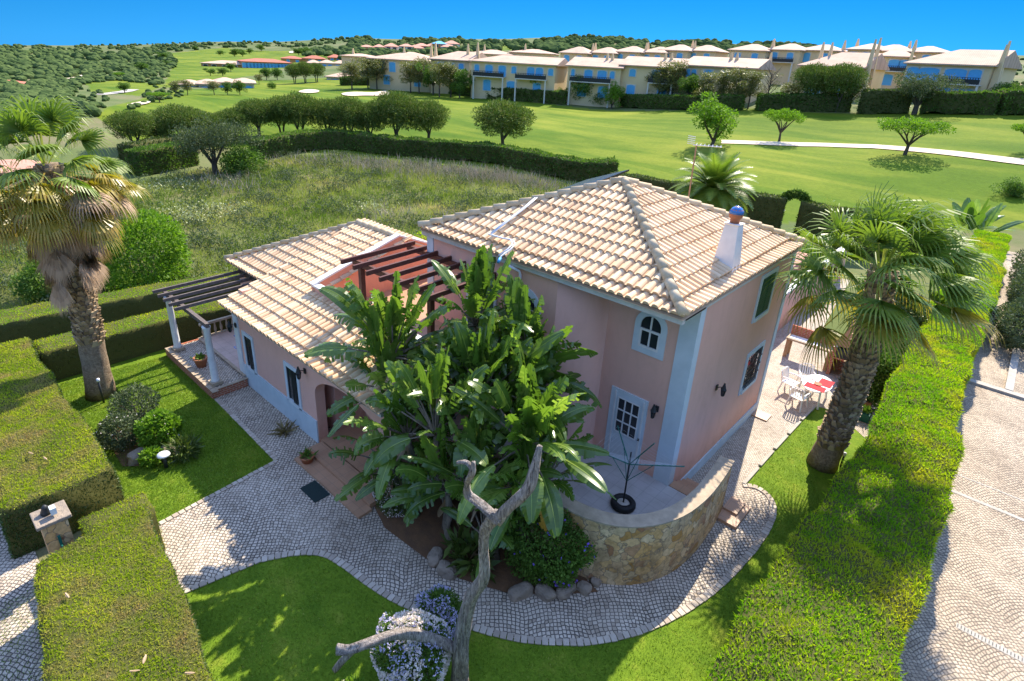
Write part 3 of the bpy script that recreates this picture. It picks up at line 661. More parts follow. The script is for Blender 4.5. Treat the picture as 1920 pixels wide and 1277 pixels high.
# wing roof : main slope B, small slope A at the left, rear slope
SB=1.62/5.5
wr=MB()
wr.add([(-13.6,-5.4,2.93),(-11.1,-5.4,2.93),(-11.1,.1,4.5),(-13.8,.1,4.5),(-17.5,-3.5,2.95),(-17.5,3.7,2.95),(-11.1,3.7,2.95),(-11.1,.1,4.5),(-13.65,-3.5,2.95),(-11.1,-5.4,2.93),(-5,-5.4,2.93),(-5,-3.4,3.5),(-11.1,-3.4,3.5)],[(0,1,2,3),(9,10,11,12),(4,8,3),(5,4,3),(6,5,3,7),(0,3,8)],.2)
wro=wr.build('wing_roof','roof_tile',V0)
def wslope(name,A,B,ridge_y,ridge_z,planes,seed):
    A=Vector(A);B=Vector(B);u=(B-A).normalized();W=(B-A).length;sl=Vector((0,ridge_y-A.y,ridge_z-A.z));L=sl.length;v=sl.normalized()
    vk=(Vector((0,math.copysign(1,sl.y),0))+Vector((0,0,.12))).normalized();mb=MB()
    tile_face(mb,A,u,vk,W,.40,ex=.38,sp=.215,seed=seed+1);tile_face(mb,A+vk*.37+Vector((0,0,.05)),u,Vector((0,ridge_y,ridge_z+.03))-Vector((0,A.y,A.z))-vk*.37-Vector((0,0,.05)),W,L-.36,ex=.38,sp=.215,seed=seed)
    o=mb.build(name,'roof_tile',wro);off=Vector(o['_o']);clip(o,[(Vector(p)-off,n) for p,n in planes]);return o
# front slope B : x from verge -13.6 to -11.1 full height; from -11.1 rightwards only up to the parapet at y=-3.45
wslope('front_slope',(-13.9,-5.42,2.97),(-11.05,-5.42,2.97),.1,4.62,[((-13.6,-5.42,0),Vector((-5.5,-.2,0)).normalized())],41)
wslope('front_slope',(-11.2,-5.42,2.97),(-5.0,-5.42,2.97),-3.42,2.97+2.0*.30,[((-11.1,0,0),(-1,0,0)),((0,-3.42,0),(0,1,0))],43)
wslope('left_slope',(-17.6,-3.55,2.99),(-13.4,-3.55,2.99),.1,4.60,[((-17.55,-3.55,0),Vector((-3.6,3.75,0)).normalized()),((-13.62,-5.42,0),Vector((5.5,.2,0)).normalized())],45)
mb=MB();ridge_tiles(mb,(-17.5,-3.5,3.05),(-13.8,.1,4.68),.11,.40,5);ridge_tiles(mb,(-13.8,.1,4.70),(-11.1,.1,4.70),.12,.4,6)
mb.build('hip_tiles','ridge_tile',wro,True)
mb=MB()
for i in range(28): mb.tube([(-13.7+i*.1,.25,4.60),(-13.7+i*.1,3.8,3.0)],.05,6,False,tint=.9)
mb.build('rear_slope','roof_tile',wro,True)
# roof terrace behind its parapet
mb=MB();mb.box(-11.05,-5.0,-3.4,-1,2.88,2.96);mb.box(-11.05,-8.35,-1,1.6,2.88,2.96);mb.build('terrace_floor','terracotta_tiles',V0)
mb=MB()
ga=[(-3.45,2.9),(1.7,2.9),(1.7,4.1),(-.1,4.84),(-3.45,3.86)]
V=[(-11.14,y,z) for y,z in ga]+[(-10.98,y,z) for y,z in ga];mb.add(V,[(0,4,3,2,1),(5,6,7,8,9)]+[(i,(i+1)%5,5+(i+1)%5,5+i) for i in range(5)])
wo=mb.build('parapet','wall_orange',V0)
mb=MB();mb.box(-10.97,-5.0,-3.45,-3.3,2.9,3.82);mb.build('parapet','wall_pink',V0)
mb=MB();mb.bar((-11.06,-3.5,3.90),(-11.06,-.12,4.88),.24,.06);mb.bar((-11.06,-.12,4.88),(-11.06,1.75,4.12),.24,.06);mb.bar((-11.06,-3.38,3.87),(-5.0,-3.38,3.87),.24,.06);mb.build('coping','trim_white',V0)
mb=MB();mb.box(-8.9,-8.36,1.55,1.6,2.95,4.7);mb.build('garden_side_wall','wall_orange',V0)
# chimney
CH=Vector((-.5,2.35,6.0));mb=MB();a=.30
def frus(mb,c,w0,d0,w1,d1,z0,z1):
    V=[(c[0]+sx*w0,c[1]+sy*d0,z0) for sx,sy in ((-1,-1),(1,-1),(1,1),(-1,1))]+[(c[0]+sx*w1,c[1]+sy*d1,z1) for sx,sy in ((-1,-1),(1,-1),(1,1),(-1,1))]
    mb.add(V,[(3,2,1,0),(4,5,6,7),(0,1,5,4),(1,2,6,5),(2,3,7,6),(3,0,4,7)])
frus(mb,CH,.29,.29,.17,.17,5.85,7.18);frus(mb,CH,.17,.17,.2,.2,7.18,7.22)
cho=mb.build('chimney','chimney_white',V0)
mb=MB();mb.lathe((CH.x,CH.y,7.22),[(.12,0),(.12,.12),(.16,.14),(.18,.24),(.15,.34),(.06,.42),(.02,.43)],14);mb.build('chimney_cap','terracotta',cho,True)
mb=MB();mb.lathe((CH.x,CH.y,7.46),[(.185,0),(.17,.07),(.12,.14),(.04,.19)],12);mb.build('glazed_ball','blue_glaze',cho,True)
# cable tray and pipe on the front slope, solar panel on the left slope, drain pipe
def zf(x,y): return 5.9+(y-RY0)*(APX.z-5.9)/(APX.y-RY0)+.17
pp=[(-6.9,.25),(-6.3,-.1),(-6.1,-.62),(-5.35,-.55),(-5.2,-1.0),(-5.6,-1.3)]
pr=[onp for onp in []]
def onroof(px,py,h=.17):
    r=ray(px,py);s=(APX.z-5.9)/(APX.y-RY0);t=(5.9+h-RY0*s+s*CAM[1]-CAM[2])/(r[2]-s*r[1]);return Vector(CAM+r*t)
pts=[onroof(*q) for q in ((1008,368),(985,388),(950,415),(921,438))];pts2=[onroof(*q) for q in ((921,440),(945,447),(962,450),(966,458),(957,468),(940,480),(936,488))]
mb=MB();mb.tube(pts,.035,8);mb.tube([p+Vector((.05,-.03,0)) for p in pts],.02,6)
mb.tube(pts2,.022,8);mb.tube([p+Vector((-.05,-.05,.01)) for p in pts2[:-1]],.022,8);mb.build('roof_pipe','metal_white',roofo,True)
mb=MB();mb.tube([onroof(938,484),onroof(934,492)],.04,8);mb.build('pipe_elbow','water_pipe_blue',roofo,True)
e=onroof(936,490);mb=MB();mb.tube([(e.x,-1.25,5.72),(e.x+.25,-1.08,5.6),(e.x+.28,-1.06,5.5),(e.x+.28,-1.06,3.2)],.04,8);mb.build('drain_pipe','metal_white',V0,True)
mb=MB();sx=(APX.z-5.9)/(APX.x-RX0);f_=lambda x:5.9+(x-RX0)*sx
V=[(-6.6,1.6,f_(-6.6)+.12),(-5.0,2.1,f_(-5.0)+.14),(-5.0,4.6,f_(-5.0)+.42),(-6.6,4.6,f_(-6.6)+.42)]
mb.add(V+[(x,y,z-.06) for x,y,z in V],[(0,1,2,3),(7,6,5,4),(0,4,5,1),(1,5,6,2),(2,6,7,3),(3,7,4,0)])
sp_=mb.build('solar_panel','solar_black',roofo)
# wall lamps
def wall_lamp(p,face,wing=False):
    x,y,z=p;n=Vector((0,-1,0)) if face=='F' else Vector((1,0,0));p=Vector(p);mb=MB()
    mb.bar(p,p+n*.03,.09,.16);mb.tube([p+n*.02,p+n*.12+Vector((0,0,.06)),p+n*.2+Vector((0,0,.0))],.012,6);c=p+n*.2
    mb.lathe(c,[(.03,-.02),(.07,0),(.075,.02),(.02,.2),(.03,.2)],6)
    for k in range(6):
        a=math.pi*k/3;mb.tube([c+Vector((math.cos(a)*.045,math.sin(a)*.045,-.16)),c+Vector((math.cos(a)*.07,math.sin(a)*.07,.0))],.006,4)
    mb.lathe(c,[(.02,-.2),(.05,-.17),(.05,-.16)],6);mb.lathe(c+Vector((0,0,.02)),[(.085,0),(.03,.09),(.01,.12)],6)
    o=mb.build('wall_lamp','metal_dark',V0);g=MB();g.lathe(c,[(.04,-.15),(.062,-.01)],6);g.build('lamp_glass','glass_dark',o)
wall_lamp((.02,2.06,2.78),'S');wall_lamp((-8.95,-5.06,2.3),'F');wall_lamp((-13.3,-5.1,2.2),'F');wall_lamp((-.62,-.03,2.75),'F')
# ---------------------------------------------------------------- porch on the left and its pergola
P0=empty('porch_terrace',(-15,-5,0),'low brick-edged porch terrace beside the left end of the villa','terrace')
mb=MB();mb.box(-17.05,-13.0,-6.28,-6.18,0,.30);mb.box(-17.05,-16.95,-6.18,-3.2,0,.30);mb.box(-13.1,-13.0,-6.18,-5.1,0,.30);mb.build('brick_edge','brick',P0)
mb=MB();mb.box(-16.95,-13.1,-6.18,-5.1,.02,.285);mb.build('cobbled_floor','cobbles_white',P0)
mb=MB();mb.box(-16.95,-13.56,-5.1,-3.2,.02,.36);mb.build('tiled_floor','porch_tiles',P0)
mb=MB();random.seed(3)
for cx,cy in ((-14.4,-4.4),(-15.3,-4.4),(-14.4,-3.7),(-15.3,-3.7),(-16.2,-4.0)):
    for a in range(4):
        t=math.pi/2*a+math.pi/4;mb.bar((cx+.13*math.cos(t),cy+.13*math.sin(t),.362),(cx+.13*math.cos(t+1.57),cy+.13*math.sin(t+1.57),.362),.03,.004)
mb.build('floor_inlay','blue_glaze',P0)
mb=MB();mb.box(-16.95,-13.1,-5.16,-5.06,.36,.375);mb.box(-13.1,-12.98,-6.28,-5.05,.285,.31)
for x in np.arange(-17,-13.1,.3): mb.box(x,x+.26,-6.3,-6.1,.30,.325)
mb.build('step_edge','stone_tan',P0)
mb=MB()
for i in range(7): mb.box(-13.0+i*.001,-12.4,-6.22,-6.12,0,.03)
Gp=empty('porch_pergola',(-15,-5.9,0),'weathered grey timber pergola on two white columns over the left porch','pergola')
for cx in (-13.37,-16.61):
    mb=MB();mb.lathe((cx,-5.98,.42),[(.15,0),(.13,.05),(.115,.1),(.095,1.86),(.12,1.9),(.13,1.96),(.13,2.0)],14);co=mb.build('column','trim_white',Gp,True)
    mb=MB();mb.box(cx-.18,cx+.18,-6.16,-5.8,.30,.42);mb.build('column_base','stone_tan',co,bevel=.01)
for b in (((-16.85,-5.98,2.49),(-13.2,-5.98,2.49),.12,.14),((-17.0,-3.26,2.62),(-13.7,-3.26,2.62),.09,.14)): mb=MB();mb.bar(*b);mb.build('beam','timber_grey',Gp)
for i,x in enumerate(np.linspace(-16.85,-14.85,5)):
    mb=MB();mb.bar((x,-6.35,2.61),(x+.02,-3.2,2.66),.07,.11);mb.build('rafter','timber_grey',Gp)
B0=empty('balustrade',(-16.9,-3.3,.36),'cream stone balustrade at the back of the left porch','balustrade')
def baluster(mb,x,y,z): mb.lathe((x,y,z),[(.05,0),(.05,.04),(.03,.07),(.055,.2),(.05,.27),(.025,.42),(.045,.5),(.045,.54)],8)
ca=onz(405,585,1.0);cb=onz(436,572,1.0)
bx0,bx1,by=-17.3,-13.7,-1.6
mb=MB();mb.box(-16.95,-16.83,-5.05,-3.3,.86,.94);mb.box(-16.95,-16.83,-5.05,-3.3,.34,.40);mb.build('rail','stone_tan',B0)
for y in np.linspace(-4.95,-3.4,8):
    mb=MB();baluster(mb,-16.89,y,.36);mb.build('baluster','stone_tan',B0,True)
# roof terrace pergola
G2=empty('roof_pergola',(-8.5,-2.5,2.96),'dark red-brown timber pergola shading the roof terrace','pergola')
for b in (((-9.3,-1.06,5.08),(-5.3,-1.06,5.08),.08,.16),((-9.3,-3.05,5.05),(-5.3,-3.05,5.05),.09,.17)): mb=MB();mb.bar(*b);mb.build('beam','timber_brown',G2)
mb=MB();mb.box(-8.98,-8.84,-3.12,-2.98,2.96,4.98);mb.build('post','timber_brown',G2);mb=MB();mb.box(-5.9,-5.76,-3.12,-2.98,2.96,4.98);mb.build('post','timber_brown',G2)
for x in np.linspace(-9.15,-5.5,7):
    mb=MB();mb.bar((x,-3.55,5.17),(x,-.9-(.0),5.22),.07,.13);mb.build('rafter','timber_brown',G2)
# ---------------------------------------------------------------- curved stone terrace wall, terrace floor, steps
cw=[(-3.3,-3.35),(-2.2,-3.42),(-1.2,-3.42),(-.2,-3.32),(.55,-2.85),(1.05,-2.0),(1.2,-1.0),(1.16,0.0),(1.08,.8)]
cw=[tuple(p) for p in chaikin(cw,2)]
ground_p=[(0,0),(.95,.0)]+[(p[0]-.1,p[1]) for p in cw[::-1] if p[1]<0]+[(-6,-3.4),(-6,-1),(-2.4,0)]
fl=ground_sheet('terrace',ground_p,.67,'terrace_tiles')
W0=empty('terrace_wall',(0,-2,0),'curved rubble-stone garden wall round the washing-line terrace','wall')
def strip_wall(pts,t,z0,z1f,name,mat,parent):
    P=np.array(pts);d=np.gradient(P,axis=0);n=np.stack([d[:,1],-d[:,0]],1);n/=np.linalg.norm(n,axis=1)[:,None]
    A=P+n*t/2;B=P-n*t/2;mb=MB();V=[];F=[];N=len(P)
    for i in range(N):
        z1=z1f(i/(N-1));V+= [(A[i,0],A[i,1],z0),(A[i,0],A[i,1],z1),(B[i,0],B[i,1],z1),(B[i,0],B[i,1],z0)]
    for i in range(N-1):
        a=4*i;b=a+4
        for k in range(3): F.append((a+k,b+k,b+k+1,a+k+1))
    F+= [(0,1,2,3),(4*N-1,4*N-2,4*N-3,4*N-4)];mb.add(V,F);return mb.build(name,mat,parent)
H1=lambda s:1.72-.05*s
strip_wall(cw,.30,-.02,H1,'stone_face','rubble_stone',W0)
P_=np.array(cw)
o=strip_wall(cw,.36,1.70,lambda s:1.76-.05*s,'coping','stone_tan',W0)
for v in o.data.vertices:
    pass
S0=empty('garden_steps',(.55,.5,0),'brown tiled steps between the terrace wall and the side path','steps')
for i in range(4):
    mb=MB();mb.box(.04,.95,.02+i*.3,.32+i*.3,0,.67-.15*(i)-.0);mb.build('step','terracotta_tiles',S0)
mb=MB();mb.box(1.22,1.75,.5,1.5,0,.1);mb.box(1.22,1.6,.9,1.5,.1,.16);tag(mb.build('tile_landing','terracotta_tiles'),'low brown tiled landing at the foot of the curved stone wall','step')
# rotary clothes dryer
C0=empty('clothes_dryer',(-.42,-1.5,.67),'green rotary clothes dryer standing in a black tyre base','clothes dryer')
mb=MB();mb.tube([(-.42,-1.5,.7),(-.42,-1.5,2.3)],.022,8);mb.build('pole','metal_dark',C0,True)
mb=MB()
for k in range(12): pass
mb.lathe((-.42,-1.5,.67),[(.27,0),(.31,.05),(.31,.12),(.27,.17),(.17,.17),(.15,.1)],20);mb.build('tyre','rubber_black',C0,True)
mb=MB();mb.lathe((-.42,-1.5,.67),[(.17,.0),(.17,.11),(.05,.13)],14);mb.build('concrete_fill','concrete',C0)
ends=[]
for k,(dx,dy,dz) in enumerate(((.62,.0,1.05),(1.15,.45,.35),(-.75,-.55,.35),(-.85,.75,.3))):
    c=Vector((-.42,-1.5,1.95));e=c+Vector((dx,dy,dz))*(1.0 if k else .85);ends.append((c,e));mb=MB();mb.tube([c,e],.016,6);mb.build('arm','metal_green',C0)
    mb=MB();mb.tube([Vector((-.42,-1.5,1.45)),c.lerp(e,.45)],.01,5);mb.build('brace','metal_green',C0)
mb=MB()
for s in np.linspace(.35,.98,7):
    q=[c.lerp(e,s) for c,e in (ends[1],ends[3],ends[2])]
    mb.tube([q[0],q[0].lerp(q[1],.5)-Vector((0,0,.05)),q[1]],.0018,3,False);mb.tube([q[1],q[2]],.0018,3,False);mb.tube([q[2],q[0].lerp(q[2],.5)-Vector((0,0,.06)),q[0]],.0018,3,False)
mb.build('washing_line','metal_white',C0)
# ---------------------------------------------------------------- small garden things
def pot(name,c,r,h,label,plant='aloe',n=26,mat='aloe_leaf',lh=.35):
    t=empty(name,c,label,'potted plant');mb=MB();mb.lathe(c,[(r*.62,0),(r*.9,h*.85),(r,h*.86),(r,h),(r*.86,h),(r*.8,h*.9)],18);mb.build('pot','terracotta',t,True)
    mb=MB();mb.lathe((c[0],c[1],c[2]+h*.86),[(r*.84,0),(r*.6,.02)],12);mb.build('soil','soil',t)
    P=np.tile(np.array([[c[0],c[1],c[2]+h*.9]]),(n,1))+rng.normal(0,r*.25,(n,3))*[1,1,.1];N=unit(rng.normal(0,1,(n,3))*[1,1,.3]+[0,0,.8]);V,T=leaves(P,N,lh,.045,.15);npmesh('foliage',V,4,T,mat,t,c);return t
pot('flower_pot',(-14.85,-5.85,.30),.24,.34,'terracotta pot with a low green plant on the left porch floor',mat='green_leaf',n=90,lh=.18)
pot('flower_pot',(-7.98,-5.75,0.0),.20,.28,'small terracotta pot with spiky leaves beside the entrance step',mat='green_leaf',n=40,lh=.28)
mb=MB();mb.box(-7.2,-6.45,-6.42,-5.98,.008,.03);tag(mb.build('doormat','doormat',bevel=.006),'dark green rectangular doormat on the cobbles before the entrance step','doormat')
def spiky(name,c,n,L,label,cat='plant'):
    t=empty(name,c,label,cat);P=np.tile(np.array([c]),(n,1))+rng.normal(0,.05,(n,3))*[1,1,.2];N=unit(rng.normal(0,1,(n,3))*[1,1,.35]+[0,0,.55]);V,T=leaves(P,N,L,.05,.1);npmesh('foliage',V,4,T,'aloe_leaf',t,c)
spiky('aloe_plant',(-9.75,-5.5,.02),70,.42,'brownish spiky aloe growing against the blue plinth of the left wing')
def rock(name,c,s,label,seed,group=None,mat='rock'):
    bm=bmesh.new();bmesh.ops.create_icosphere(bm,subdivisions=3,radius=1);me=bpy.data.meshes.new(name)
    for v in bm.verts:
        p=np.array(v.co);k=1+.28*snoise(p,1.3,seed)+.1*snoise(p,3.5,seed+3);q=np.sign(p)*np.abs(p)**.75;v.co=Vector(q*k)*1.0;v.co.x*=s[0];v.co.y*=s[1];v.co.z*=s[2]
    bm.to_mesh(me);bm.free();me.materials.append(M[mat]);o=bpy.data.objects.new(name,me);COL.objects.link(o);o.location=(c[0],c[1],c[2]+s[2]*.5);o.rotation_euler=(0,0,seed*1.7);return tag(o,label,'rock',group)
rock('boulder',(-11.35,-8.95,0),(.28,.24,.2),'tan boulder at the front of the small left flower bed',1)
rock('boulder',(-10.95,-8.25,0),(.26,.2,.17),'grey boulder under the bright yellow-green bush',2)
rock('boulder',(-9.15,-9.75,0),(.16,.12,.05),'flat pale stone at the corner of the square left hedge',5)
for i,(px,py,s,l) in enumerate([(978,1108,.22,'rounded grey rock at the left end of the rocks under the purple-flowered shrub'),(1022,1112,.2,'second grey rock edging the bed under the purple-flowered shrub'),(1060,1105,.2,'squat grey rock in the middle of the bed edge by the cobbles'),(1095,1100,.17,'grey rock next to the squat middle one along the cobbled path'),(1118,1085,.14,'small grey rock touching the foot of the curved stone wall'),
    (838,1070,.22,'pale rock at the left side of the bed below the banana leaves'),(815,1045,.2,'pale rock above the leftmost one, beside the white-flowered bush')]):
    g=onz(px,py,.08);rock('edging_rock',(g[0],g[1],0),(s*1.15,s*.85,s*.75),l,10+i,'rocks edging the planted bed')
# planting bed
ground_sheet('flower_bed',[(-5.4,-5.4),(-4.5,-5.68),(-3.0,-5.57),(-2.1,-5.4),(-1.15,-4.95),(-.3,-4.2),(.3,-3.5),(-1,-3.2),(-5,-1.5),(-6,-3)],.03,'soil')
ground_sheet('flower_bed',[(-13.9,-8.7),(-12.6,-9.3),(-11.3,-9.35),(-10.7,-8.7),(-10.9,-7.9),(-12.2,-7.6),(-13.5,-7.9)],.015,'soil')
def lamp_post(c,h,label,cap=True):
    t=empty('garden_light',c,label,'garden light');mb=MB();mb.tube([c,(c[0],c[1],c[2]+h)],.05 if cap else .03,10);mb.build('post','metal_dark',t,True)
    mb=MB()
    if cap: mb.lathe((c[0],c[1],c[2]+h),[(.03,.0),(.03,.05),(.17,.06),(.15,.1),(.05,.13),(.01,.14)],16)
    else: mb.lathe((c[0],c[1],c[2]+h),[(.05,0),(.05,.1),(.01,.12)],12)
    mb.build('lamp_head','metal_white',t,True)
lamp_post((-10.46,-8.54,0),.36,'mushroom-shaped white-capped garden light on the left lawn')
lamp_post((-15.08,-8.78,0),.78,'thin upright garden light at the foot of the left palm tree',False)
lamp_post((3.0,5.3,0),.4,'short garden light beside the long right hedge behind the right palm trunk',False)
# stone gate pillar with meter and tap
K0=empty('gate_pillar',(-8.55,-11.2,0),'rubble-stone gate pillar with a dark slab cap between the two square hedges','pillar')
mb=MB();mb.box(-8.72,-8.26,-11.42,-10.98,0,1.4);mb.build('shaft','rubble_stone',K0)
mb=MB();mb.box(-8.80,-8.18,-11.5,-10.9,1.4,1.48);mb.build('cap','rock',K0,bevel=.015)
mb=MB();mb.lathe((-8.55,-11.25,1.48),[(.1,0),(.1,.06),(.06,.14),(.07,.16),(.02,.22)],12);mb.build('lamp_stub','metal_dark',K0,True)
mb=MB();mb.box(-8.45,-8.3,-11.2,-11.1,1.55,1.7);mb.build('meter_box','trim_blue_white',K0)
mb=MB();mb.bar((-8.25,-11.2,.75),(-8.25,-11.2,1.05),.05,.04);mb.tube([(-8.24,-11.2,.8),(-8.12,-11.2,.82),(-8.1,-11.2,.7)],.018,6);mb.build('tap','metal_green',K0)
# patio furniture on the right
def plastic_chair(x,y,rz,label):
    t=empty('garden_chair',(x,y,.008),label,'chair','white plastic chairs at the patio table',rz)
    def b(name,m):
        o=m.build(name,'plastic_white');o.parent=t;return o
    m=MB();m.box(-.22,.22,-.22,.22,.40,.425);b('seat',m)
    m=MB()
    for k in range(6): a=-.2+.4*k/5;m.bar((a*.95,.21,.45),(a,.30,.82),.035,.015)
    m.tube([(-.24,.22,.43),(-.25,.3,.8),(-.15,.32,.87),(.15,.32,.87),(.25,.3,.8),(.24,.22,.43)],.02,6);b('backrest',m)
    for s in (-1,1):
        m=MB();m.tube([(s*.25,.24,.62),(s*.27,.0,.64),(s*.27,-.2,.62),(s*.24,-.24,.42)],.022,6);b('armrest',m)
        for q in (-1,1): m=MB();m.bar((s*.2,q*.2,.41),(s*.26,q*.27,0),.04,.04);b('leg',m)
    return t
plastic_chair(.42,8.55,1.4,'white plastic chair at the left end of the patio table');plastic_chair(.95,7.75,3.0,'white plastic chair on the near side of the patio table');plastic_chair(.75,9.25,.5,'white plastic chair behind the patio table, nearest the brick sink')
T0=empty('patio_table',(1.25,8.6,.008),'oval white patio table under a red and white cloth','table')
def oval(cx,cy,a,b,n=28,z=0): return [(cx+a*math.cos(2*math.pi*k/n),cy+b*math.sin(2*math.pi*k/n)) for k in range(n)]
mb=MB();mb.prism(oval(1.25,8.6,.45,.72),.70,.73);mb.build('tabletop','plastic_white',T0)
for sx in (-1,1):
    for sy in (-1,1): mb=MB();mb.bar((1.25+sx*.22,8.6+sy*.4,.7),(1.25+sx*.3,8.6+sy*.5,.01),.05,.05);mb.build('leg','plastic_white',T0)
tc_=empty('tablecloth',(1.25,8.6,.73),'white tablecloth with red bands lying on the patio table','tablecloth')
mb=MB();mb.prism(oval(1.25,8.6,.46,.73),.731,.737);mb.build('cloth','cloth_white',tc_)
mb=MB();mb.box(.95,1.6,8.02,8.42,.737,.741);mb.box(1.25,1.68,8.5,9.1,.737,.742)
for a,b in ((1.0,8.7),(1.05,8.9),(1.12,8.62)): mb.box(a,a+.07,b,b+.06,.738,.742)
mb.build('red_band','cloth_red',tc_)
t=empty('table_plate',(1.25,8.5,.742),'small dark serving plate in the middle of the patio tablecloth','plate');mb=MB();mb.lathe((1.28,8.5,.742),[(.05,0),(.12,.02),(.13,.025),(.06,.012)],16);mb.build('plate','terracotta',t)
K1=empty('brick_sink',(.2,11.3,.008),'brick outdoor sink counter with tall brick back and timber legs','sink')
def bb(name,mat,*bx): 
    m=MB()
    for q in bx:m.box(*q)
    return m.build(name,mat,K1)
bb('back_panel','brick',(-.75,.95,11.85,11.93,.8,1.25));bb('worktop','stone_tan',(-.75,.95,11.3,11.85,.80,.87));bb('basin','trim_white',(-.65,.0,11.38,11.75,.872,.885));bb('drainer','metal_white',(.05,.4,11.4,11.72,.872,.89))
for x in (-.72,.82): bb('leg','timber_tan',(x,x+.12,11.34,11.46,0,.8)); bb('leg','timber_tan',(x,x+.12,11.74,11.86,0,.8))
K2=empty('brick_barbecue',(1.5,11.6,.008),'brick barbecue with a black grill box and tapered hood behind the right palm trunk','barbecue')
K1=K2;bb('firebox','brick',(1.0,1.12,11.1,11.9,0,1.2),(1.9,2.02,11.1,11.9,0,1.2),(1.12,1.9,11.8,11.9,0,1.3),(1.12,1.9,11.12,11.8,.72,.8));bb('grill','metal_dark',(1.14,1.88,11.1,11.75,.82,1.12))
m=MB();frus(m,(1.5,11.62),.52,.32,.2,.18,1.2,2.1);m.build('hood','timber_tan',K2);bb('chimney_pot','stone_tan',(1.3,1.7,11.45,11.8,2.1,2.45))
for i,(x,y,l) in enumerate([(2.75,8.6,'green-rimmed planter box at the edge of the patio'),(2.6,9.5,'terracotta planter box behind the patio table')]):
    t=empty('planter_box',(x,y,.008),l,'planter');m=MB();m.box(x-.3,x+.3,y-.16,y+.16,.01,.3);m.build('box','metal_green' if i==0 else 'terracotta',t,bevel=.01);P=np.tile([[x,y,.3]],(120,1))+rng.normal(0,1,(120,3))*[.22,.1,.02];V,T=leaves(P,np.tile([[0,0,1.]],(120,1)),.28,.06,.5);npmesh('foliage',V,4,T,'green_leaf',t,(x,y,.008))
# pink garden wall beyond the house and a TV antenna
W1=empty('pink_garden_wall',(-1.75,12,0),'pink rendered garden wall with white coping beyond the villa side','wall')
mb=MB();mb.box(-1.9,-1.7,6.62,24,0,1.9);mb.build('render','wall_pink',W1);mb=MB();mb.box(-1.98,-1.62,6.62,24,1.9,1.98);mb.build('coping','trim_white',W1)
t=empty('pool_house',(-5,15,0),'low pink outbuilding with barrel tile roof behind the villa','outbuilding')
mb=MB();mb.box(-6,-2.6,12.5,18.5,0,2.4);mb.build('wall','wall_pink',t);mb=MB();mb.add([(-6.2,12.3,2.4),(-2.3,12.3,2.4),(-2.3,18.7,2.4),(-6.2,18.7,2.4),(-4.2,15.5,3.3)],[(0,1,4),(1,2,4),(2,3,4),(3,0,4)]);mb.build('roof','town_roof_pink',t)
A0=empty('tv_antenna',(-7.6,11,3.0),'thin television antenna on a mast behind the villa roof','antenna')
pa_=hit(1296,365,20)[0];
ax_,ay_=-6.5,10.0;r_=ray(1300,345);tt=(ay_-CAM[1])/r_[1];q=CAM+r_*tt;r2=ray(1306,272);q2=CAM+r2*((ay_-CAM[1])/r2[1])
A0.location=(q[0],ay_,0)
mb=MB();mb.tube([(q[0],ay_,0),(q2[0],ay_,q2[2])],.03,6)
mb.build('mast','timber_tan',A0);mb=MB();h=q2[2];x=q2[0]
mb.tube([(x-.1,ay_-.1,h),(x+.9,ay_+.3,h+.02)],.02,5)
for k in range(7): f=k/6;mb.tube([(x+f*.85+.12,ay_+f*.3-.3,h+.03),(x+f*.85-.12,ay_+f*.3+.3,h+.03)],.01,4)
for k in range(5): mb.tube([(x-.3,ay_-.2,h+.05+k*.07),(x+.05,ay_-.3,h+.05+k*.07)],.012,4)
mb.build('aerial','metal_white',A0)

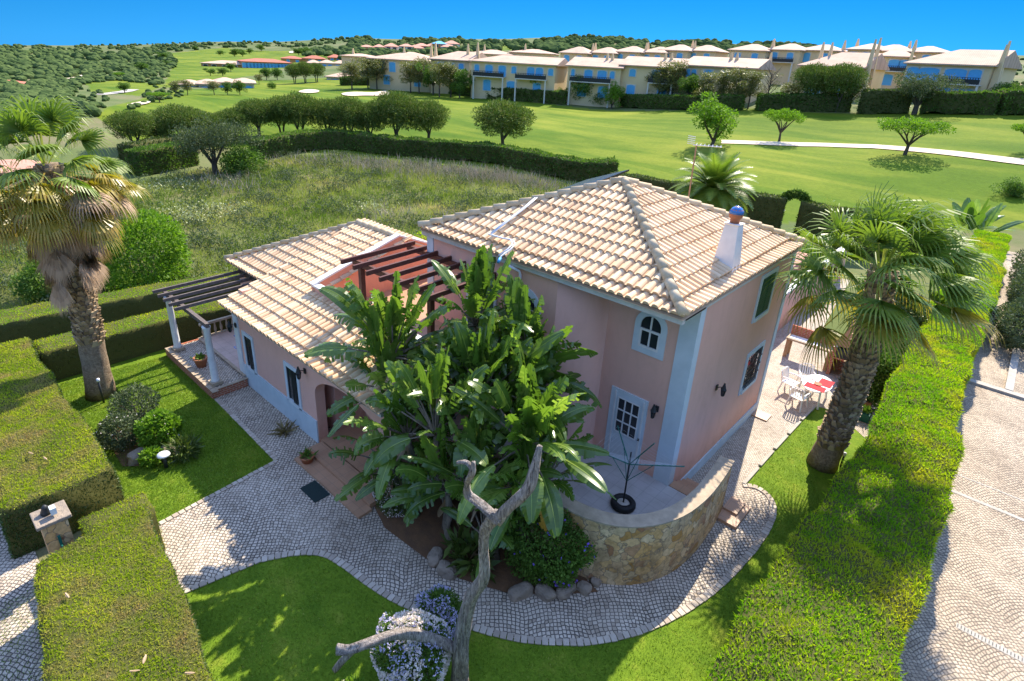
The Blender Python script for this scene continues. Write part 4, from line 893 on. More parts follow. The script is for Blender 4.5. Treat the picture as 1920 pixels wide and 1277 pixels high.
# ---------------------------------------------------------------- hedges
def hedge(name,label,pts,width,h,leafm,dens_top=900,dens_side=350,L=.085,W=.02,z0=0,wob=.05,ground=False,group=None,step=.22,core='hedge_core',sidemat=None,cat='hedge'):
    P=np.array(resample(pts,step));N=len(P);d=np.gradient(P,axis=0);nn=np.stack([d[:,1],-d[:,0]],1);nn/=np.linalg.norm(nn,axis=1)[:,None]
    if not hasattr(width,'__len__'): width=[width,width]
    wd=np.interp(np.linspace(0,1,N),np.linspace(0,1,len(width)),width)
    nt_=max(3,int(max(wd)/step));nh=max(2,int(h/step));prof=[(-.5,k/nh) for k in range(nh)]+[(-.5+k/nt_,1.0) for k in range(nt_)]+[(.5,1-k/nh) for k in range(nh+1)]
    zb=terr(P[:,0],P[:,1]) if ground else np.zeros(N);V=[];m=len(prof)
    for i in range(N):
        for a,b in prof: V.append((P[i,0]+nn[i,0]*a*wd[i],P[i,1]+nn[i,1]*a*wd[i],zb[i]+z0+b*h))
    V=np.array(V);k=wob*snoise(V,1.1,1)+wob*.6*snoise(V,3.7,5);cx=np.repeat(P,m,0);out=unit(np.c_[V[:,:2]-cx,(V[:,2]-np.repeat(zb,m)-h*.6)[:,None]]);V=V+out*k[:,None]
    F=[(i*m+j,i*m+j+1,(i+1)*m+j+1,(i+1)*m+j) for i in range(N-1) for j in range(m-1)];F+= [tuple(range(m-1,-1,-1)),tuple((N-1)*m+j for j in range(m))]
    ctr=(P[0][0],P[0][1],float(zb[0])+z0);root=empty(name,ctr,label,cat,group);mb=MB();mb.add(V,F);mb.build('woody_core',core,root,True)
    topF=[f for f in F[:-2] if (f[0]%m)>=nh and (f[0]%m)<nh+nt_];sideF=[f for f in F if f not in set(topF)] if len(F)<200000 else []
    topS=set(topF);sideF=[f for f in F if f not in topS]
    def area(FF):
        return sum(float(np.linalg.norm(np.cross(V[f[1]]-V[f[0]],V[f[3]]-V[f[0]]))) for f in FF[:]) if FF else 0
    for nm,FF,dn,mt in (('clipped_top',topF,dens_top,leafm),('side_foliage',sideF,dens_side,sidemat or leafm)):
        n=int(area(FF)*dn)
        if n<10: continue
        Pt,Nm=onmesh(V,FF,n);Nm=np.where((np.sum(Nm*unit(Pt-np.r_[P.mean(0),0]-[0,0,h*.3]),1)<0)[:,None]&(nm=='side_foliage'),-Nm,Nm)
        if nm=='clipped_top': Nm=np.where(Nm[:,2:]<0,-Nm,Nm); Nm=Nm*1.0+rng.normal(0,.35,(n,3))
        tn=np.clip(.42+.4*snoise(Pt,.9,3)+.3*snoise(Pt,3.1,9)+rng.normal(0,.22,n),0,1)
        Vl,T=leaves(Pt-unit(Nm)*L*.3,unit(Nm),L,W,.75 if nm!='clipped_top' else .9,tn);npmesh(nm,Vl,4,T,mt,root,ctr)
    return root
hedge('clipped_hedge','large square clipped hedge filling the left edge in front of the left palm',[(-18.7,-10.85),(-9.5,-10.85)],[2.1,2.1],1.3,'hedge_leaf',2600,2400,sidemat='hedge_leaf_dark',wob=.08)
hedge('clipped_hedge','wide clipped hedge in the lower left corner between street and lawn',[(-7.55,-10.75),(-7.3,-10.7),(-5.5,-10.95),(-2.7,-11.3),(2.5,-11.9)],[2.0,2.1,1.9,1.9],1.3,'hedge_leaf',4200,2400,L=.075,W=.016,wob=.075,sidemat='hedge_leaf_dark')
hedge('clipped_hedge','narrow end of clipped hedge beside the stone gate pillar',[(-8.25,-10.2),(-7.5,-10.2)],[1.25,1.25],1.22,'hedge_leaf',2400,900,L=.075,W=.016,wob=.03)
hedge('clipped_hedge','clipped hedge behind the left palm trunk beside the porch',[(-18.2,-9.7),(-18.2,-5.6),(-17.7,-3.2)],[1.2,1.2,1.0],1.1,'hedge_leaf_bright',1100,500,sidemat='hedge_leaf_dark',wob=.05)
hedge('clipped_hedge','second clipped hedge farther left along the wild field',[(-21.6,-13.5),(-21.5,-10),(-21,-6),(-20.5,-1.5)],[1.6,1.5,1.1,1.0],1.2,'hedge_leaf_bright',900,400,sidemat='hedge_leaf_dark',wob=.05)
hedge('long_hedge','long broad yellow-green hedge separating the right lawn from the driveway',[(4.0,-12),(4.15,-7),(4.3,-4),(4.35,0),(4.45,3),(4.3,7),(4.15,10),(4.1,18),(4.05,26),(3.9,36)],[2.6,2.5,2.2,1.95,1.75,1.75,2.0,2.0,1.8,1.7],1.75,'hedge_leaf_bright',1900,500,L=.12,W=.022,wob=.15,step=.3)
# ---------------------------------------------------------------- fan palms
def palm(name,base,top,rad,R,label,nlive,ndead,live,gold=0,skirt=1.6,wind=0.0,bl=1.15,boots=(0.3,1.0),bootr=.1):
    base=Vector(base);top=Vector(top);root=empty(name,base,label,'palm tree')
    N=18;pts=[];rr=[]
    for i in range(N+1):
        t=i/N;p=base.lerp(top,t)+Vector((.18*math.sin(t*3),.08*math.sin(t*2.2),0));pts.append(p);rr.append(rad*(1.18-1.6*t if t<.14 else .955-.22*(t-.14)))
    mb=MB();mb.tube(pts,rr,18,jit=.05);mb.build('trunk','palm_trunk',root,True)
    mb=MB();random.seed(5)
    for t in np.arange(boots[0],boots[1],.0075*2.0/ max(1,(top-base).length)*1.0):
        k=0
    nb=int((boots[1]-boots[0])*(top-base).length/.045)
    for b in range(nb*2):
        t=boots[0]+(boots[1]-boots[0])*(b+random.random()*.5)/(nb*2);i=min(N-1,int(t*N));c=pts[i].lerp(pts[i+1],t*N-i);a=b*2.39996;r=rr[i]*.97;o=Vector((math.cos(a),math.sin(a),0))
        for q in (0,2.1,4.2):
            aa=a+q+random.uniform(-.15,.15);o=Vector((math.cos(aa),math.sin(aa),0));s=Vector((-o.y,o.x,0));w_=bootr*random.uniform(.7,1.1);h_=bootr*random.uniform(1.1,1.9);out=random.uniform(.05,.11)
            p=c+o*r;up=Vector((0,0,1));V=[p-s*w_-up*.03,p+s*w_-up*.03,p+s*w_*.55+o*out+up*h_,p-s*w_*.55+o*out+up*h_,p+o*(out*.2)+up*h_*.5];V[4]=p+o*(-.02)+up*h_
            mb.add(V,[(0,1,2,3),(1,4,2),(4,0,3),(3,2,4)],random.random())
    mb.build('frond_bases','palm_boot',root)
    def fronds(n,elev,Rl,mat,nm,hang=False,blen=bl,azr=None):
        Q=[];T=[]
        for i in range(n):
            az=i*2.39996+rng.uniform(-.3,.3);e=elev(i/n) if not hang else R_(rng.uniform(-88,-66));tt=rng.random()
            o=np.array([math.cos(az)*math.cos(e),math.sin(az)*math.cos(e),math.sin(e)])
            pl=Rl*(rng.uniform(.5,.72) if not hang else rng.uniform(.25,.75));st=np.array(top)+[0,0,-.15 if not hang else -.25-rng.uniform(0,skirt*.75)]
            if hang: st=st+np.array([math.cos(az),math.sin(az),0])*rad*.7
            hub=st+o*pl+np.array([0,0,-.12*pl*pl*(0.5 if not hang else 0)])
            sd_=unit(np.cross(o,[0,0,1.0])+1e-6);upv=np.cross(sd_,o)
            # petiole
            for a0,a1 in ((0,.5),(.5,1)):
                pa=st+(hub-st)*a0;pb=st+(hub-st)*a1;Q.append([pa-sd_*.025,pa+sd_*.025,pb+sd_*.018,pb-sd_*.018]);T.append(.75+tt*.2)
            nb_=30;twist=rng.uniform(-.5,.5);sd2=sd_*math.cos(twist)+upv*math.sin(twist);up2=np.cross(sd2,o)
            for b in range(nb_):
                ph=(b+.5)/nb_*2-1;ang=ph*R_(100 if not hang else 45);dr=o*math.cos(ang)+sd2*math.sin(ang);ln=blen*(1-.28*abs(ph))*rng.uniform(.9,1.08);px_=unit(np.cross(dr,up2))
                dr=unit(dr+np.array([wind,wind*.2,0])*.25);fold=up2*.05*(1 if b%2 else -1)
                P=[hub];seg=[.28,.28,.22,.22];cur=hub.copy();dd=dr.copy()
                for si,sl in enumerate(seg):
                    dd=unit(dd+np.array([wind*.35,wind*.1,-(.12,.30,.75,1.3)[si]*(1 if not hang else .3)])*(.55+.5*tt));cur=cur+dd*ln*sl;P.append(cur)
                ws=[.010,.030,.024,.013,.002]
                tn=np.clip(.35*tt+rng.uniform(0,.45),0,1)
                for k in range(4):
                    Q.append([P[k]-px_*ws[k],P[k]+px_*ws[k]+fold*(k<2),P[k+1]+px_*ws[k+1]+fold*(k<1),P[k+1]-px_*ws[k+1]]);T.append(min(1,tn+(.15 if k>=2 else 0)))
        npmesh(nm,np.array(Q).reshape(-1,3),4,np.array(T),mat,root,base)
    fronds(nlive,lambda f:R_(84-(96 if gold>20 else 102)*f**1.0),R,live,'fronds')
    if gold: fronds(gold,lambda f:R_(0-48*f),R*1.05,'palm_frond_gold','old_fronds')
    if gold>20: fronds(16,lambda f:R_(-12-46*f),R*1.0,'palm_frond_dead','dry_fronds',blen=1.05)
    if ndead: fronds(ndead,None,skirt*1.2,'palm_frond_dead','dead_skirt',True,blen=1.05)
    return root
palm('fan_palm',(-15.66,-8.7,0),(-15.6,-8.6,7.45),.37,2.35,'tall left fan palm with a brown skirt of dead fronds and golden lower leaves',24,85,'palm_frond',44,2.0,wind=.0,bl=1.1,boots=(.26,.98),bootr=.10)
palm('fan_palm',(2.55,5.0,0),(2.5,5.15,6.05),.37,2.6,'right fan palm with rough scaly trunk beside the driveway hedge',46,0,'palm_frond',8,.5,wind=.65,bl=1.45,boots=(.12,1.0),bootr=.10)
# ---------------------------------------------------------------- giant strelitzia clump
BR=empty('giant_bird_of_paradise',(-3.2,-3.9,0),'huge clump of banana-like paddle leaves growing in front of the villa','plant')
def blade(Q,T,st,d,L,Wd,droop=.5,torn=.5,roll=0,seg=20):
    """one paddle leaf from st along d"""
    d=unit(np.array(d,float));side=unit(np.cross(d,[0,0,1.0])+1e-6);upv=np.cross(side,d);c,s=math.cos(roll),math.sin(roll);side=side*c+upv*s
    pts=[np.array(st,float)];dd=d.copy();ts=np.linspace(0,1,seg+1)
    for i in range(seg):
        dd=unit(dd+np.array([0,0,-droop/seg*1.6*(ts[i]+.15)]));pts.append(pts[-1]+dd*L/seg)
    wf=lambda t: Wd*.5*(math.sin(math.pi*min(1,t*.93+.05)))**.55
    tone=rng.uniform(0,1)
    for sg in (-1,1):
        dr=0.0;shift=0
        for i in range(seg):
            if rng.random()<torn*.6: dr=rng.uniform(-.35,.8)*torn; gap=.16+.1*torn
            else: gap=0.0; dr*=.8
            t0=ts[i]+gap/seg;t1=ts[i+1];a=pts[i];b=pts[i+1];dn=unit(np.cross(side,b-a));dn=dn if dn[2]>0 else -dn
            w0=wf(t0);w1=wf(t1);sh=.22*(b-a)/L*seg*.25*Wd
            v=.18;m0=a+side*sg*w0*.5+dn*(v*w0*.5)+sh*.4;m1=b+side*sg*w1*.5+dn*(v*w1*.5)+sh*.4
            e0=a+side*sg*w0-dn*(w0*(.05+dr))+sh;e1=b+side*sg*w1-dn*(w1*(.05+dr))+sh
            tn=np.clip(tone**1.6*.85+rng.uniform(0,.15),0,1)
            Q.append([a,m0,m1,b]);T.append(tn);Q.append([m0,e0,e1,m1]);T.append(tn)
    # midrib
    for i in range(seg):
        w_=.012*(1-ts[i]*.7);Q.append([pts[i]-side*w_+[0,0,.012],pts[i]+side*w_+[0,0,.012],pts[i+1]+side*w_*.9+[0,0,.012],pts[i+1]-side*w_*.9+[0,0,.012]]);T.append(1.0)
heads=[((-5.2,-4.3,0),(-5.75,-4.35,3.75),30,1.0),((-3.2,-3.9,0),(-3.45,-3.6,3.2),26,1.0),((-1.7,-3.9,0),(-1.75,-3.85,3.0),30,1.0),((-4.6,-2.4,0),tuple(ony(893,612,-2.5)),26,.9),((-3.3,-2.4,0),(-3.2,-2.3,3.5),22,1.0),((-2.3,-2.9,0),(-2.4,-2.9,3.2),20,.95),
  ((-4.3,-4.9,0),(-4.4,-5.0,2.4),16,.85),((-3.0,-4.9,0),(-3.0,-5.0,1.6),14,.85),((-1.6,-3.5,0),(-1.5,-3.4,1.9),12,.8),((-5.3,-3.6,0),(-5.9,-3.7,2.2),16,.9),((-3.9,-4.1,0),(-4.2,-4.4,1.3),14,.85),((-5.6,-4.5,0),(-5.8,-4.6,2.9),18,.9),((-1.6,-4.0,0),(-1.45,-4.15,2.2),16,.8),((-3.9,-3.3,0),(-4.0,-3.2,2.9),22,1),((-2.5,-3.3,0),(-2.6,-3.2,2.3),20,.95),((-4.9,-4.9,0),(-5.0,-5.0,1.2),14,.8),((-1.9,-4.4,0),(-2.3,-4.6,1.9),16,.85),((-3.4,-4.6,0),(-3.5,-4.9,2.9),16,.9),((-2.0,-4.7,0),(-2.0,-4.8,.9),9,.8)]
for hi,(b,tp,n,sc) in enumerate(heads):
    b=np.array(b,float);tp=np.array(tp,float);mb=MB();k=5;pts=[tuple(b+(tp-b)*i/k+[.06*math.sin(i*2+hi),.05*math.cos(i*1.7+hi),0]) for i in range(k+1)]
    pts[-1]=tuple(tp);mb.tube(pts,[.11,.10,.09,.085,.08,.06],9,jit=.1);Q=[];T=[];DQ=[];DT=[]
    fz=[rng.uniform(0,math.pi),rng.uniform(0,math.pi)]
    n=int(n*1.55)
    for i in range(n):
        f=(i+.5)/n;az=fz[i%2]+(math.pi if (i//2)%2 else 0)+rng.normal(0,.55);e=R_(92-84*f**1.25+rng.uniform(-9,9));d=np.array([math.cos(az)*math.cos(e),math.sin(az)*math.cos(e),math.sin(e)])
        pl=rng.uniform(.35,1.3)*sc;mid=tp+d*pl*.5;end=tp+d*pl+[0,0,-.05];mb.tube([tuple(tp),tuple(mid),tuple(end)],[.035,.024,.016],5,False,tint=.6)
        d2=unit(d+[0,0,-.35*(1-math.sin(e))]);blade(Q,T,end,d2,rng.uniform(.8,1.5)*sc,rng.uniform(.27,.50)*sc,droop=rng.uniform(.3,1.5)*(1.2-.6*math.sin(e)),torn=rng.uniform(.45,1.5),roll=rng.uniform(-.9,.9))
    mb.build('stem','stem_bark',BR,True);npmesh('leaves',np.array(Q).reshape(-1,3),4,np.array(T),'banana_leaf',BR,BR.location)
    # dead hanging leaf bases
    DQ=[];DT=[]
    for i in range(7 if hi<6 else 3):
        az=rng.uniform(0,6.28);d=np.array([math.cos(az)*.5,math.sin(az)*.5,-.9]);blade(DQ,DT,tp+[0,0,-.15],d,rng.uniform(.5,.9),.16,.5,.9,rng.uniform(-1,1),8)
    npmesh('dead_leaves',np.array(DQ).reshape(-1,3),4,np.array(DT)*.5+.4,'palm_frond_dead',BR,BR.location)
Q=[];T=[]
for st,d,L in (((-2.75,-4.15,2.75),(.1,-.2,-1),.9),((-1.15,-4.05,2.35),(.5,-.2,-.8),.9),((-1.35,-3.9,2.5),(.2,-.6,-.7),.8)): blade(Q,T,st,d,L,.34,.3,1.0,.3,12)
npmesh('yellow_leaves',np.array(Q).reshape(-1,3),4,np.array(T),'banana_leaf_dead',BR,BR.location)
# ---------------------------------------------------------------- dead tree
DT_=empty('dead_tree',(-.5,-7.0,0),'bare grey forked dead tree trunk standing in front of the banana clump','tree')
def Pp(px,py,y): return tuple(ony(px,py,y))
g0=(-.35,-7.05,-.05)
def smooth(P,n=4):
    P=[np.array(p,float) for p in P];R2=[]
    for i in range(len(P)-1):
        p0=P[max(i-1,0)];p1=P[i];p2=P[i+1];p3=P[min(i+2,len(P)-1)]
        for k in range(n):
            t=k/n;R2.append(.5*((2*p1)+(-p0+p2)*t+(2*p0-5*p1+4*p2-p3)*t*t+(-p0+3*p1-3*p2+p3)*t**3))
    R2.append(P[-1]);return R2
def limb(mb,P,r0,n=14,sub=6,seed=0):
    Q=smooth(P,sub);rr=np.interp(np.linspace(0,1,len(Q)),np.linspace(0,1,len(r0)),r0)
    V=[];F=[];a=None;Q=[Vector(q) for q in Q];m=len(Q)
    for i,p in enumerate(Q):
        d=(Q[min(i+1,m-1)]-Q[max(i-1,0)]).normalized()
        if a is None:a=d.cross(Vector((.3,.2,1))).normalized()
        a=(a-d*a.dot(d)).normalized();b=d.cross(a)
        for k in range(n):
            t=2*math.pi*k/n;g=1+.20*math.sin(3*t+seed+i*.22)+.13*math.sin(7*t+i*.35+seed)+.16*snoise(np.array(p)+[math.cos(t),math.sin(t),0],2.5,seed);V.append(p+(a*math.cos(t)+b*math.sin(t))*rr[i]*g)
    for i in range(m-1):
        for k in range(n):k2=(k+1)%n;F.append((i*n+k,i*n+k2,(i+1)*n+k2,(i+1)*n+k))
    F.append(tuple(range(n-1,-1,-1)));F.append(tuple((m-1)*n+k for k in range(n)));mb.add(V,F)
mb=MB();limb(mb,[Pp(862,1290,-7.0),Pp(866,1200,-7.05),Pp(882,1130,-7.1),Pp(905,1085,-7.15),Pp(906,1030,-7.2),Pp(912,990,-7.25),Pp(935,965,-7.3)],[.155,.12,.105,.08,.07,.07,.09],18,7,1);mb.build('trunk','dead_wood',DT_,True)
mb=MB();limb(mb,[Pp(930,975,-7.3),Pp(960,945,-7.25),Pp(990,918,-7.2),Pp(1000,880,-7.15),Pp(1012,835,-7.05)],[.085,.07,.075,.06,.03],14,6,2);mb.build('branch','dead_wood',DT_,True)
mb=MB();limb(mb,[Pp(935,980,-7.3),Pp(905,950,-7.35),Pp(878,928,-7.4),Pp(876,905,-7.45),Pp(886,885,-7.5),Pp(888,866,-7.5)],[.075,.065,.06,.04,.045,.025],12,6,3);limb(mb,[Pp(886,882,-7.5),Pp(876,868,-7.52),Pp(857,868,-7.55)],[.04,.035,.02],8,5,4);mb.build('branch','dead_wood',DT_,True)
mb=MB();limb(mb,[Pp(850,1215,-7.1),Pp(790,1190,-7.6),Pp(740,1190,-8.0),Pp(690,1208,-8.4),Pp(655,1218,-8.6),Pp(634,1216,-8.7)],[.09,.085,.08,.075,.07,.085],14,6,5);limb(mb,[Pp(670,1214,-8.5),Pp(645,1236,-8.62),Pp(628,1256,-8.7)],[.06,.05,.045],10,5,6);mb.build('cut_branch','dead_wood',DT_,True)
# ---------------------------------------------------------------- bushes
def blob_pts(c,R,n,shell=.55):
    u=unit(rng.normal(0,1,(n,3)));r=(shell+(1-shell)*rng.random((n,1))**.5);lump=1+.22*snoise(u*1.0,2.6,c[0]*3+c[1])[:,None]
    return np.array(c)+u*r*np.array(R)*lump,u
def bush(name,c,R,label,leaf,n,L,W,flowers=(),cat='shrub',group=None,stems=True,nf=0):
    g=(c[0],c[1],c[2]);t=empty(name,g,label,cat,group);cc=(c[0],c[1],c[2]+R[2]*.95);P,U=blob_pts(cc,R,n);P[:,2]=np.maximum(P[:,2],c[2]+.03);V,T=leaves(P,unit(U+[0,0,.3]),L,W,.8);npmesh('foliage',V,4,T,leaf,t,g)
    if stems:
        mb=MB()
        for k in range(6):
            a=k*1.05;mb.tube([(c[0]+.04*math.cos(a),c[1]+.04*math.sin(a),c[2]),(c[0]+R[0]*.35*math.cos(a),c[1]+R[1]*.35*math.sin(a),c[2]+R[2]*.7),(c[0]+R[0]*.6*math.cos(a+.3),c[1]+R[1]*.6*math.sin(a+.3),c[2]+R[2]*1.2)],[.03,.02,.008],6,False)
        mb.build('stems','bark_brown',t,True)
    for k,(fm,fn,fs) in enumerate(flowers):
        P,U=blob_pts(cc,np.array(R)*1.06,fn,.93);P[:,2]=np.maximum(P[:,2],c[2]+.05);
        if nf: keep=snoise(P,3.0,k*5+1)>-.12; P=P[keep];U=U[keep]
        Vs=[]
        for q in range(3):
            V,T=leaves(P-U*fs*.3,U+rng.normal(0,.9,P.shape),fs,fs*.8,.2);Vs.append(V)
        fo_=npmesh('flowers',np.concatenate(Vs),4,rng.random(len(P)*3),fm,t,g); fo_['kind']='stuff'
    return t
bush('flowering_bush',(-1.05,-7.6,0),(.68,.6,.8),'dense bush of pink-white and blue flowers round the cut branch of the dead tree','green_leaf',9000,.07,.03,[('petal_white',6000,.04),('petal_blue',2400,.035)],nf=1)
bush('flowering_bush',(-1.55,-6.45,0),(.48,.36,.45),'low blue-flowered bush behind the pink-white flowers on the cobbles','green_leaf',5000,.07,.03,[('petal_blue',1900,.045)],nf=1)
bush('flowering_bush',(-4.9,-5.1,0),(.75,.45,.55),'small white-flowered bush between the entrance step and the banana clump','hedge_leaf_dark',6000,.06,.025,[('petal_white',1000,.028),('petal_blue',250,.03)],nf=1)
bush('purple_flowered_shrub',(-1.0,-3.95,.1),(1.15,.75,.85),'dark green shrub with small purple flowers against the curved stone wall','green_leaf',15000,.08,.04,[('petal_purple',110,.05)])
bush('garden_shrub',(-13.2,-8.35,0),(.72,.62,.62),'grey-green shrub with bare stems on the left lawn','olive_leaf',4500,.08,.035)
bush('garden_shrub',(-12.3,-9.05,0),(.55,.5,.5),'dull green twiggy shrub at the left end of the flower bed','olive_leaf',4000,.08,.035,[('petal_white',60,.04)])
bush('garden_shrub',(-11.6,-8.25,0),(.52,.52,.55),'bright yellow-green bush with white blossoms on the left lawn','bright_leaf',3600,.12,.07,[('petal_white',25,.05)])
bush('garden_shrub',(-10.9,-8.75,0),(.28,.25,.24),'small low yellow-green bush beside the mushroom-shaped garden light','bright_leaf',900,.1,.05)
bush('strappy_plant',(-10.6,-8.0,0),(.3,.3,.25),'dark strappy plant behind the boulder of the left flower bed','hedge_leaf_dark',500,.3,.04,stems=False,cat='plant')
bush('flower_plant',(-1.35,-8.6,0),(.35,.3,.35),'yellow-green plant with pinkish tips at the bottom edge of the lawn','bright_leaf',1500,.09,.03,[('petal_white',14,.05)],cat='plant')
bush('broadleaf_plant',(-2.2,-5.0,.05),(.5,.3,.3),'dark broad-leaved plant at the foot of the banana clump by the rocks','hedge_leaf_dark',260,.4,.12,stems=False,cat='plant')
bush('side_shrub',(2.75,10.6,0),(.65,.8,1.05),'green leafy shrub between the patio and the long right hedge','green_leaf',7000,.12,.06)
bush('side_shrub',(2.6,12.8,0),(.7,.9,1.2),'light green shrub behind the right palm crown by the barbecue','bright_leaf',5200,.12,.06)
bush('side_shrub',(2.3,15.6,0),(.9,1.1,1.5),'tall dark shrub behind the brick barbecue','hedge_leaf_dark',7000,.14,.07)
bush('side_shrub',(1.2,18.5,0),(1.1,1.2,1.3),'rounded green shrub farther along the right garden side','green_leaf',6000,.15,.07)
bush('drive_shrub',(6.45,20.5,0),(1.0,2.0,1.1),'dark glossy shrub on the right side of the driveway','olive_leaf',9000,.14,.06)
bush('drive_shrub',(6.6,24.5,0),(1.1,2.2,1.4),'grey-green olive shrub behind the glossy driveway shrub','olive_leaf',9000,.15,.06)
bush('drive_shrub',(6.7,30,0),(1.3,2.6,1.4),'farthest grey-green shrub lining the driveway','olive_leaf',7000,.16,.07)
bush('big_field_bush',(-24.2,-4.6,0),(2.0,1.9,1.9),'big bright green bush behind the left palm trunk','bright_leaf',14000,.16,.08)
bush('field_shrub',(-25.5,-7.8,0),(1.2,1.2,.9),'darker green shrub to the left of the big bright bush','green_leaf',6000,.15,.07)
m_=MB();m_.box(8.2,12,7.9,8.15,.0,.18);tag(m_.build('bed_edging','stone_tan'),'low stone bed edging at the right frame edge of the driveway','kerb')
# ---------------------------------------------------------------- trees
def proto(kind):
    rt=bpy.data.objects.new(kind,None);Q=[];tr=MB();N=0
    def crown(blobs,n,L,W,mat,spread=.7):
        Ps=[];Us=[]
        for c,R in blobs:
            k=max(20,int(n*(R[0]*R[1]*R[2])**.667/sum((b[1][0]*b[1][1]*b[1][2])**.667 for b in blobs)));P,U=blob_pts(c,R,k,.45);Ps.append(P);Us.append(U)
        P=np.concatenate(Ps);U=np.concatenate(Us);V,T=leaves(P,unit(U+[0,0,.35]),L,W,spread);o=npmesh('crown',V,4,T,mat,rt)
    if kind=='umbrella_pine':   # 8 wide 6 high
        bl=[]
        for k in range(34):
            a=k*2.4;r=3.1*math.sqrt((k+.5)/34);bl.append(((r*math.cos(a),r*math.sin(a),3.9+1.35*math.cos(r/3.1*1.35)+rng.uniform(-.2,.2)),(.95,.95,.8)))
        for k in range(20): a=k*2.4;r=2.6*math.sqrt((k+.5)/20);bl.append(((r*math.cos(a),r*math.sin(a),2.9+rng.uniform(-.3,.5)),(.9,.9,.75)))
        crown(bl,16000,.30,.085,'pine_leaf',.5)
        for s in (-1,1):
            tr.tube([(s*.25,0,-.3),(s*.35,.1,1.3),(s*.9,.3,2.6),(s*1.6,.3,4)],[.2,.17,.13,.05],8,False);tr.tube([(s*.4,.1,1.5),(s*.3,-.9,2.8),(s*.5,-1.6,4)],[.12,.09,.04],7,False)
    if kind=='round_tree':      # 5 wide 6 high
        bl=[((rng.normal(0,1.15),rng.normal(0,1.15),3.6+rng.normal(0,.85)),(.8,.8,.75)) for k in range(28)];crown(bl,9000,.26,.12,'green_leaf');tr.tube([(0,0,-.3),(.1,0,1.4),(.3,.1,3),(.2,0,4.3)],[.18,.14,.1,.04],8,False)
        for k in range(5): a=k*1.3;tr.tube([(.1,0,1.6),(1.0*math.cos(a),1.0*math.sin(a),3),(1.4*math.cos(a),1.4*math.sin(a),4)],[.1,.06,.02],6,False)
    if kind=='bright_tree':
        bl=[((rng.normal(0,1.15),rng.normal(0,1.15),3.5+rng.normal(0,.9)),(.75,.75,.65)) for k in range(26)];crown(bl,6000,.28,.12,'bright_leaf');tr.tube([(0,0,-.3),(.3,0,1.2),(.2,.1,2.6)],[.2,.15,.08],8,False)
        for k in range(5): a=k*1.3;tr.tube([(.1,0,.6),(1.0*math.cos(a),1.0*math.sin(a),2.2),(1.5*math.cos(a),1.5*math.sin(a),3.6)],[.12,.07,.02],6,False)
    if kind=='airy_tree':       # 5 wide 9 high
        bl=[((rng.normal(0,.95),rng.normal(0,.95),rng.uniform(3,8.2)),(.75,.75,.7)) for k in range(34)];crown(bl,6500,.28,.11,'autumn_leaf',.9);tr.tube([(0,0,-.3),(.1,0,2.5),(-.1,.1,5),(.1,0,8)],[.14,.11,.08,.02],8,False)
        for k in range(11): a=k*2.4;z=2.2+k*.45;tr.tube([(0,0,z),(.9*math.cos(a),.9*math.sin(a),z+1.2),(1.4*math.cos(a),1.4*math.sin(a),z+2)],[.06,.035,.01],5,False)
    if kind=='bare_tree':
        bl=[((rng.normal(0,.9),rng.normal(0,.9),rng.uniform(4,8)),(.6,.6,.6)) for k in range(12)];crown(bl,700,.2,.08,'autumn_leaf',.9);tr.tube([(0,0,-.3),(.1,0,3),(-.1,.1,5.4),(.1,0,8)],[.16,.12,.08,.02],8,False)
        for k in range(26): a=k*2.4;z=2.6+k*.2;tr.tube([(0,0,z),(.8*math.cos(a),.8*math.sin(a),z+1.1),(1.5*math.cos(a+.2),1.5*math.sin(a+.2),z+2.2)],[.06,.04,.01],5,False)
    if kind=='spreading_tree':  # 8 wide 5 high
        bl=[]
        for k in range(30): a=k*2.4;r=3.2*math.sqrt((k+.5)/30);bl.append(((r*math.cos(a),r*math.sin(a),3.7+rng.uniform(-.35,.5)-.1*r),(.75,.75,.42)))
        crown(bl,5500,.26,.12,'bright_leaf',.8);tr.tube([(0,0,-.3),(.1,0,.8),(.05,.1,1.3)],[.24,.18,.16],8,False)
        for k in range(8): a=k*.785+.2;tr.tube([(.05,.1,1.1),(.9*math.cos(a),.9*math.sin(a),2.2),(1.9*math.cos(a+.2),1.9*math.sin(a+.2),3.1),(2.6*math.cos(a+.1),2.6*math.sin(a+.1),3.7)],[.12,.09,.06,.02],6,False)
    if kind=='olive_tree':      # 8 wide 6 high
        bl=[((rng.normal(0,1.7),rng.normal(0,1.7),3.9+rng.normal(0,.6)),(1.2,1.2,.95)) for k in range(30)];crown(bl,9000,.28,.1,'olive_leaf',.9);tr.tube([(0,0,-.3),(0,0,1.2),(.3,.2,2.6)],[.4,.32,.2],9,False)
        for k in range(6): a=k*1.05;tr.tube([(0,0,1.0),(1.2*math.cos(a),1.2*math.sin(a),2.6),(2.2*math.cos(a),2.2*math.sin(a),3.8)],[.16,.1,.04],6,False)
    if kind=='round_bush':      # 4 wide 2.4 high
        bl=[((rng.normal(0,.7),rng.normal(0,.7),1.1+rng.normal(0,.3)),(.9,.9,.8)) for k in range(16)];crown(bl,5000,.22,.1,'green_leaf',.7);tr.tube([(0,0,-.3),(0,0,1)],[.1,.05],6,False)
    t=tr.build('trunk','bark_brown',None,True);t.parent=rt
    return rt
DIM={'bright_tree':(5.6,5.4),'umbrella_pine':(8,6),'round_tree':(5.4,5.6),'airy_tree':(4.6,9),'bare_tree':(4.4,9.2),'spreading_tree':(8,4.5),'olive_tree':(8.5,5.6),'round_bush':(4.2,2.7)}
PRO={}
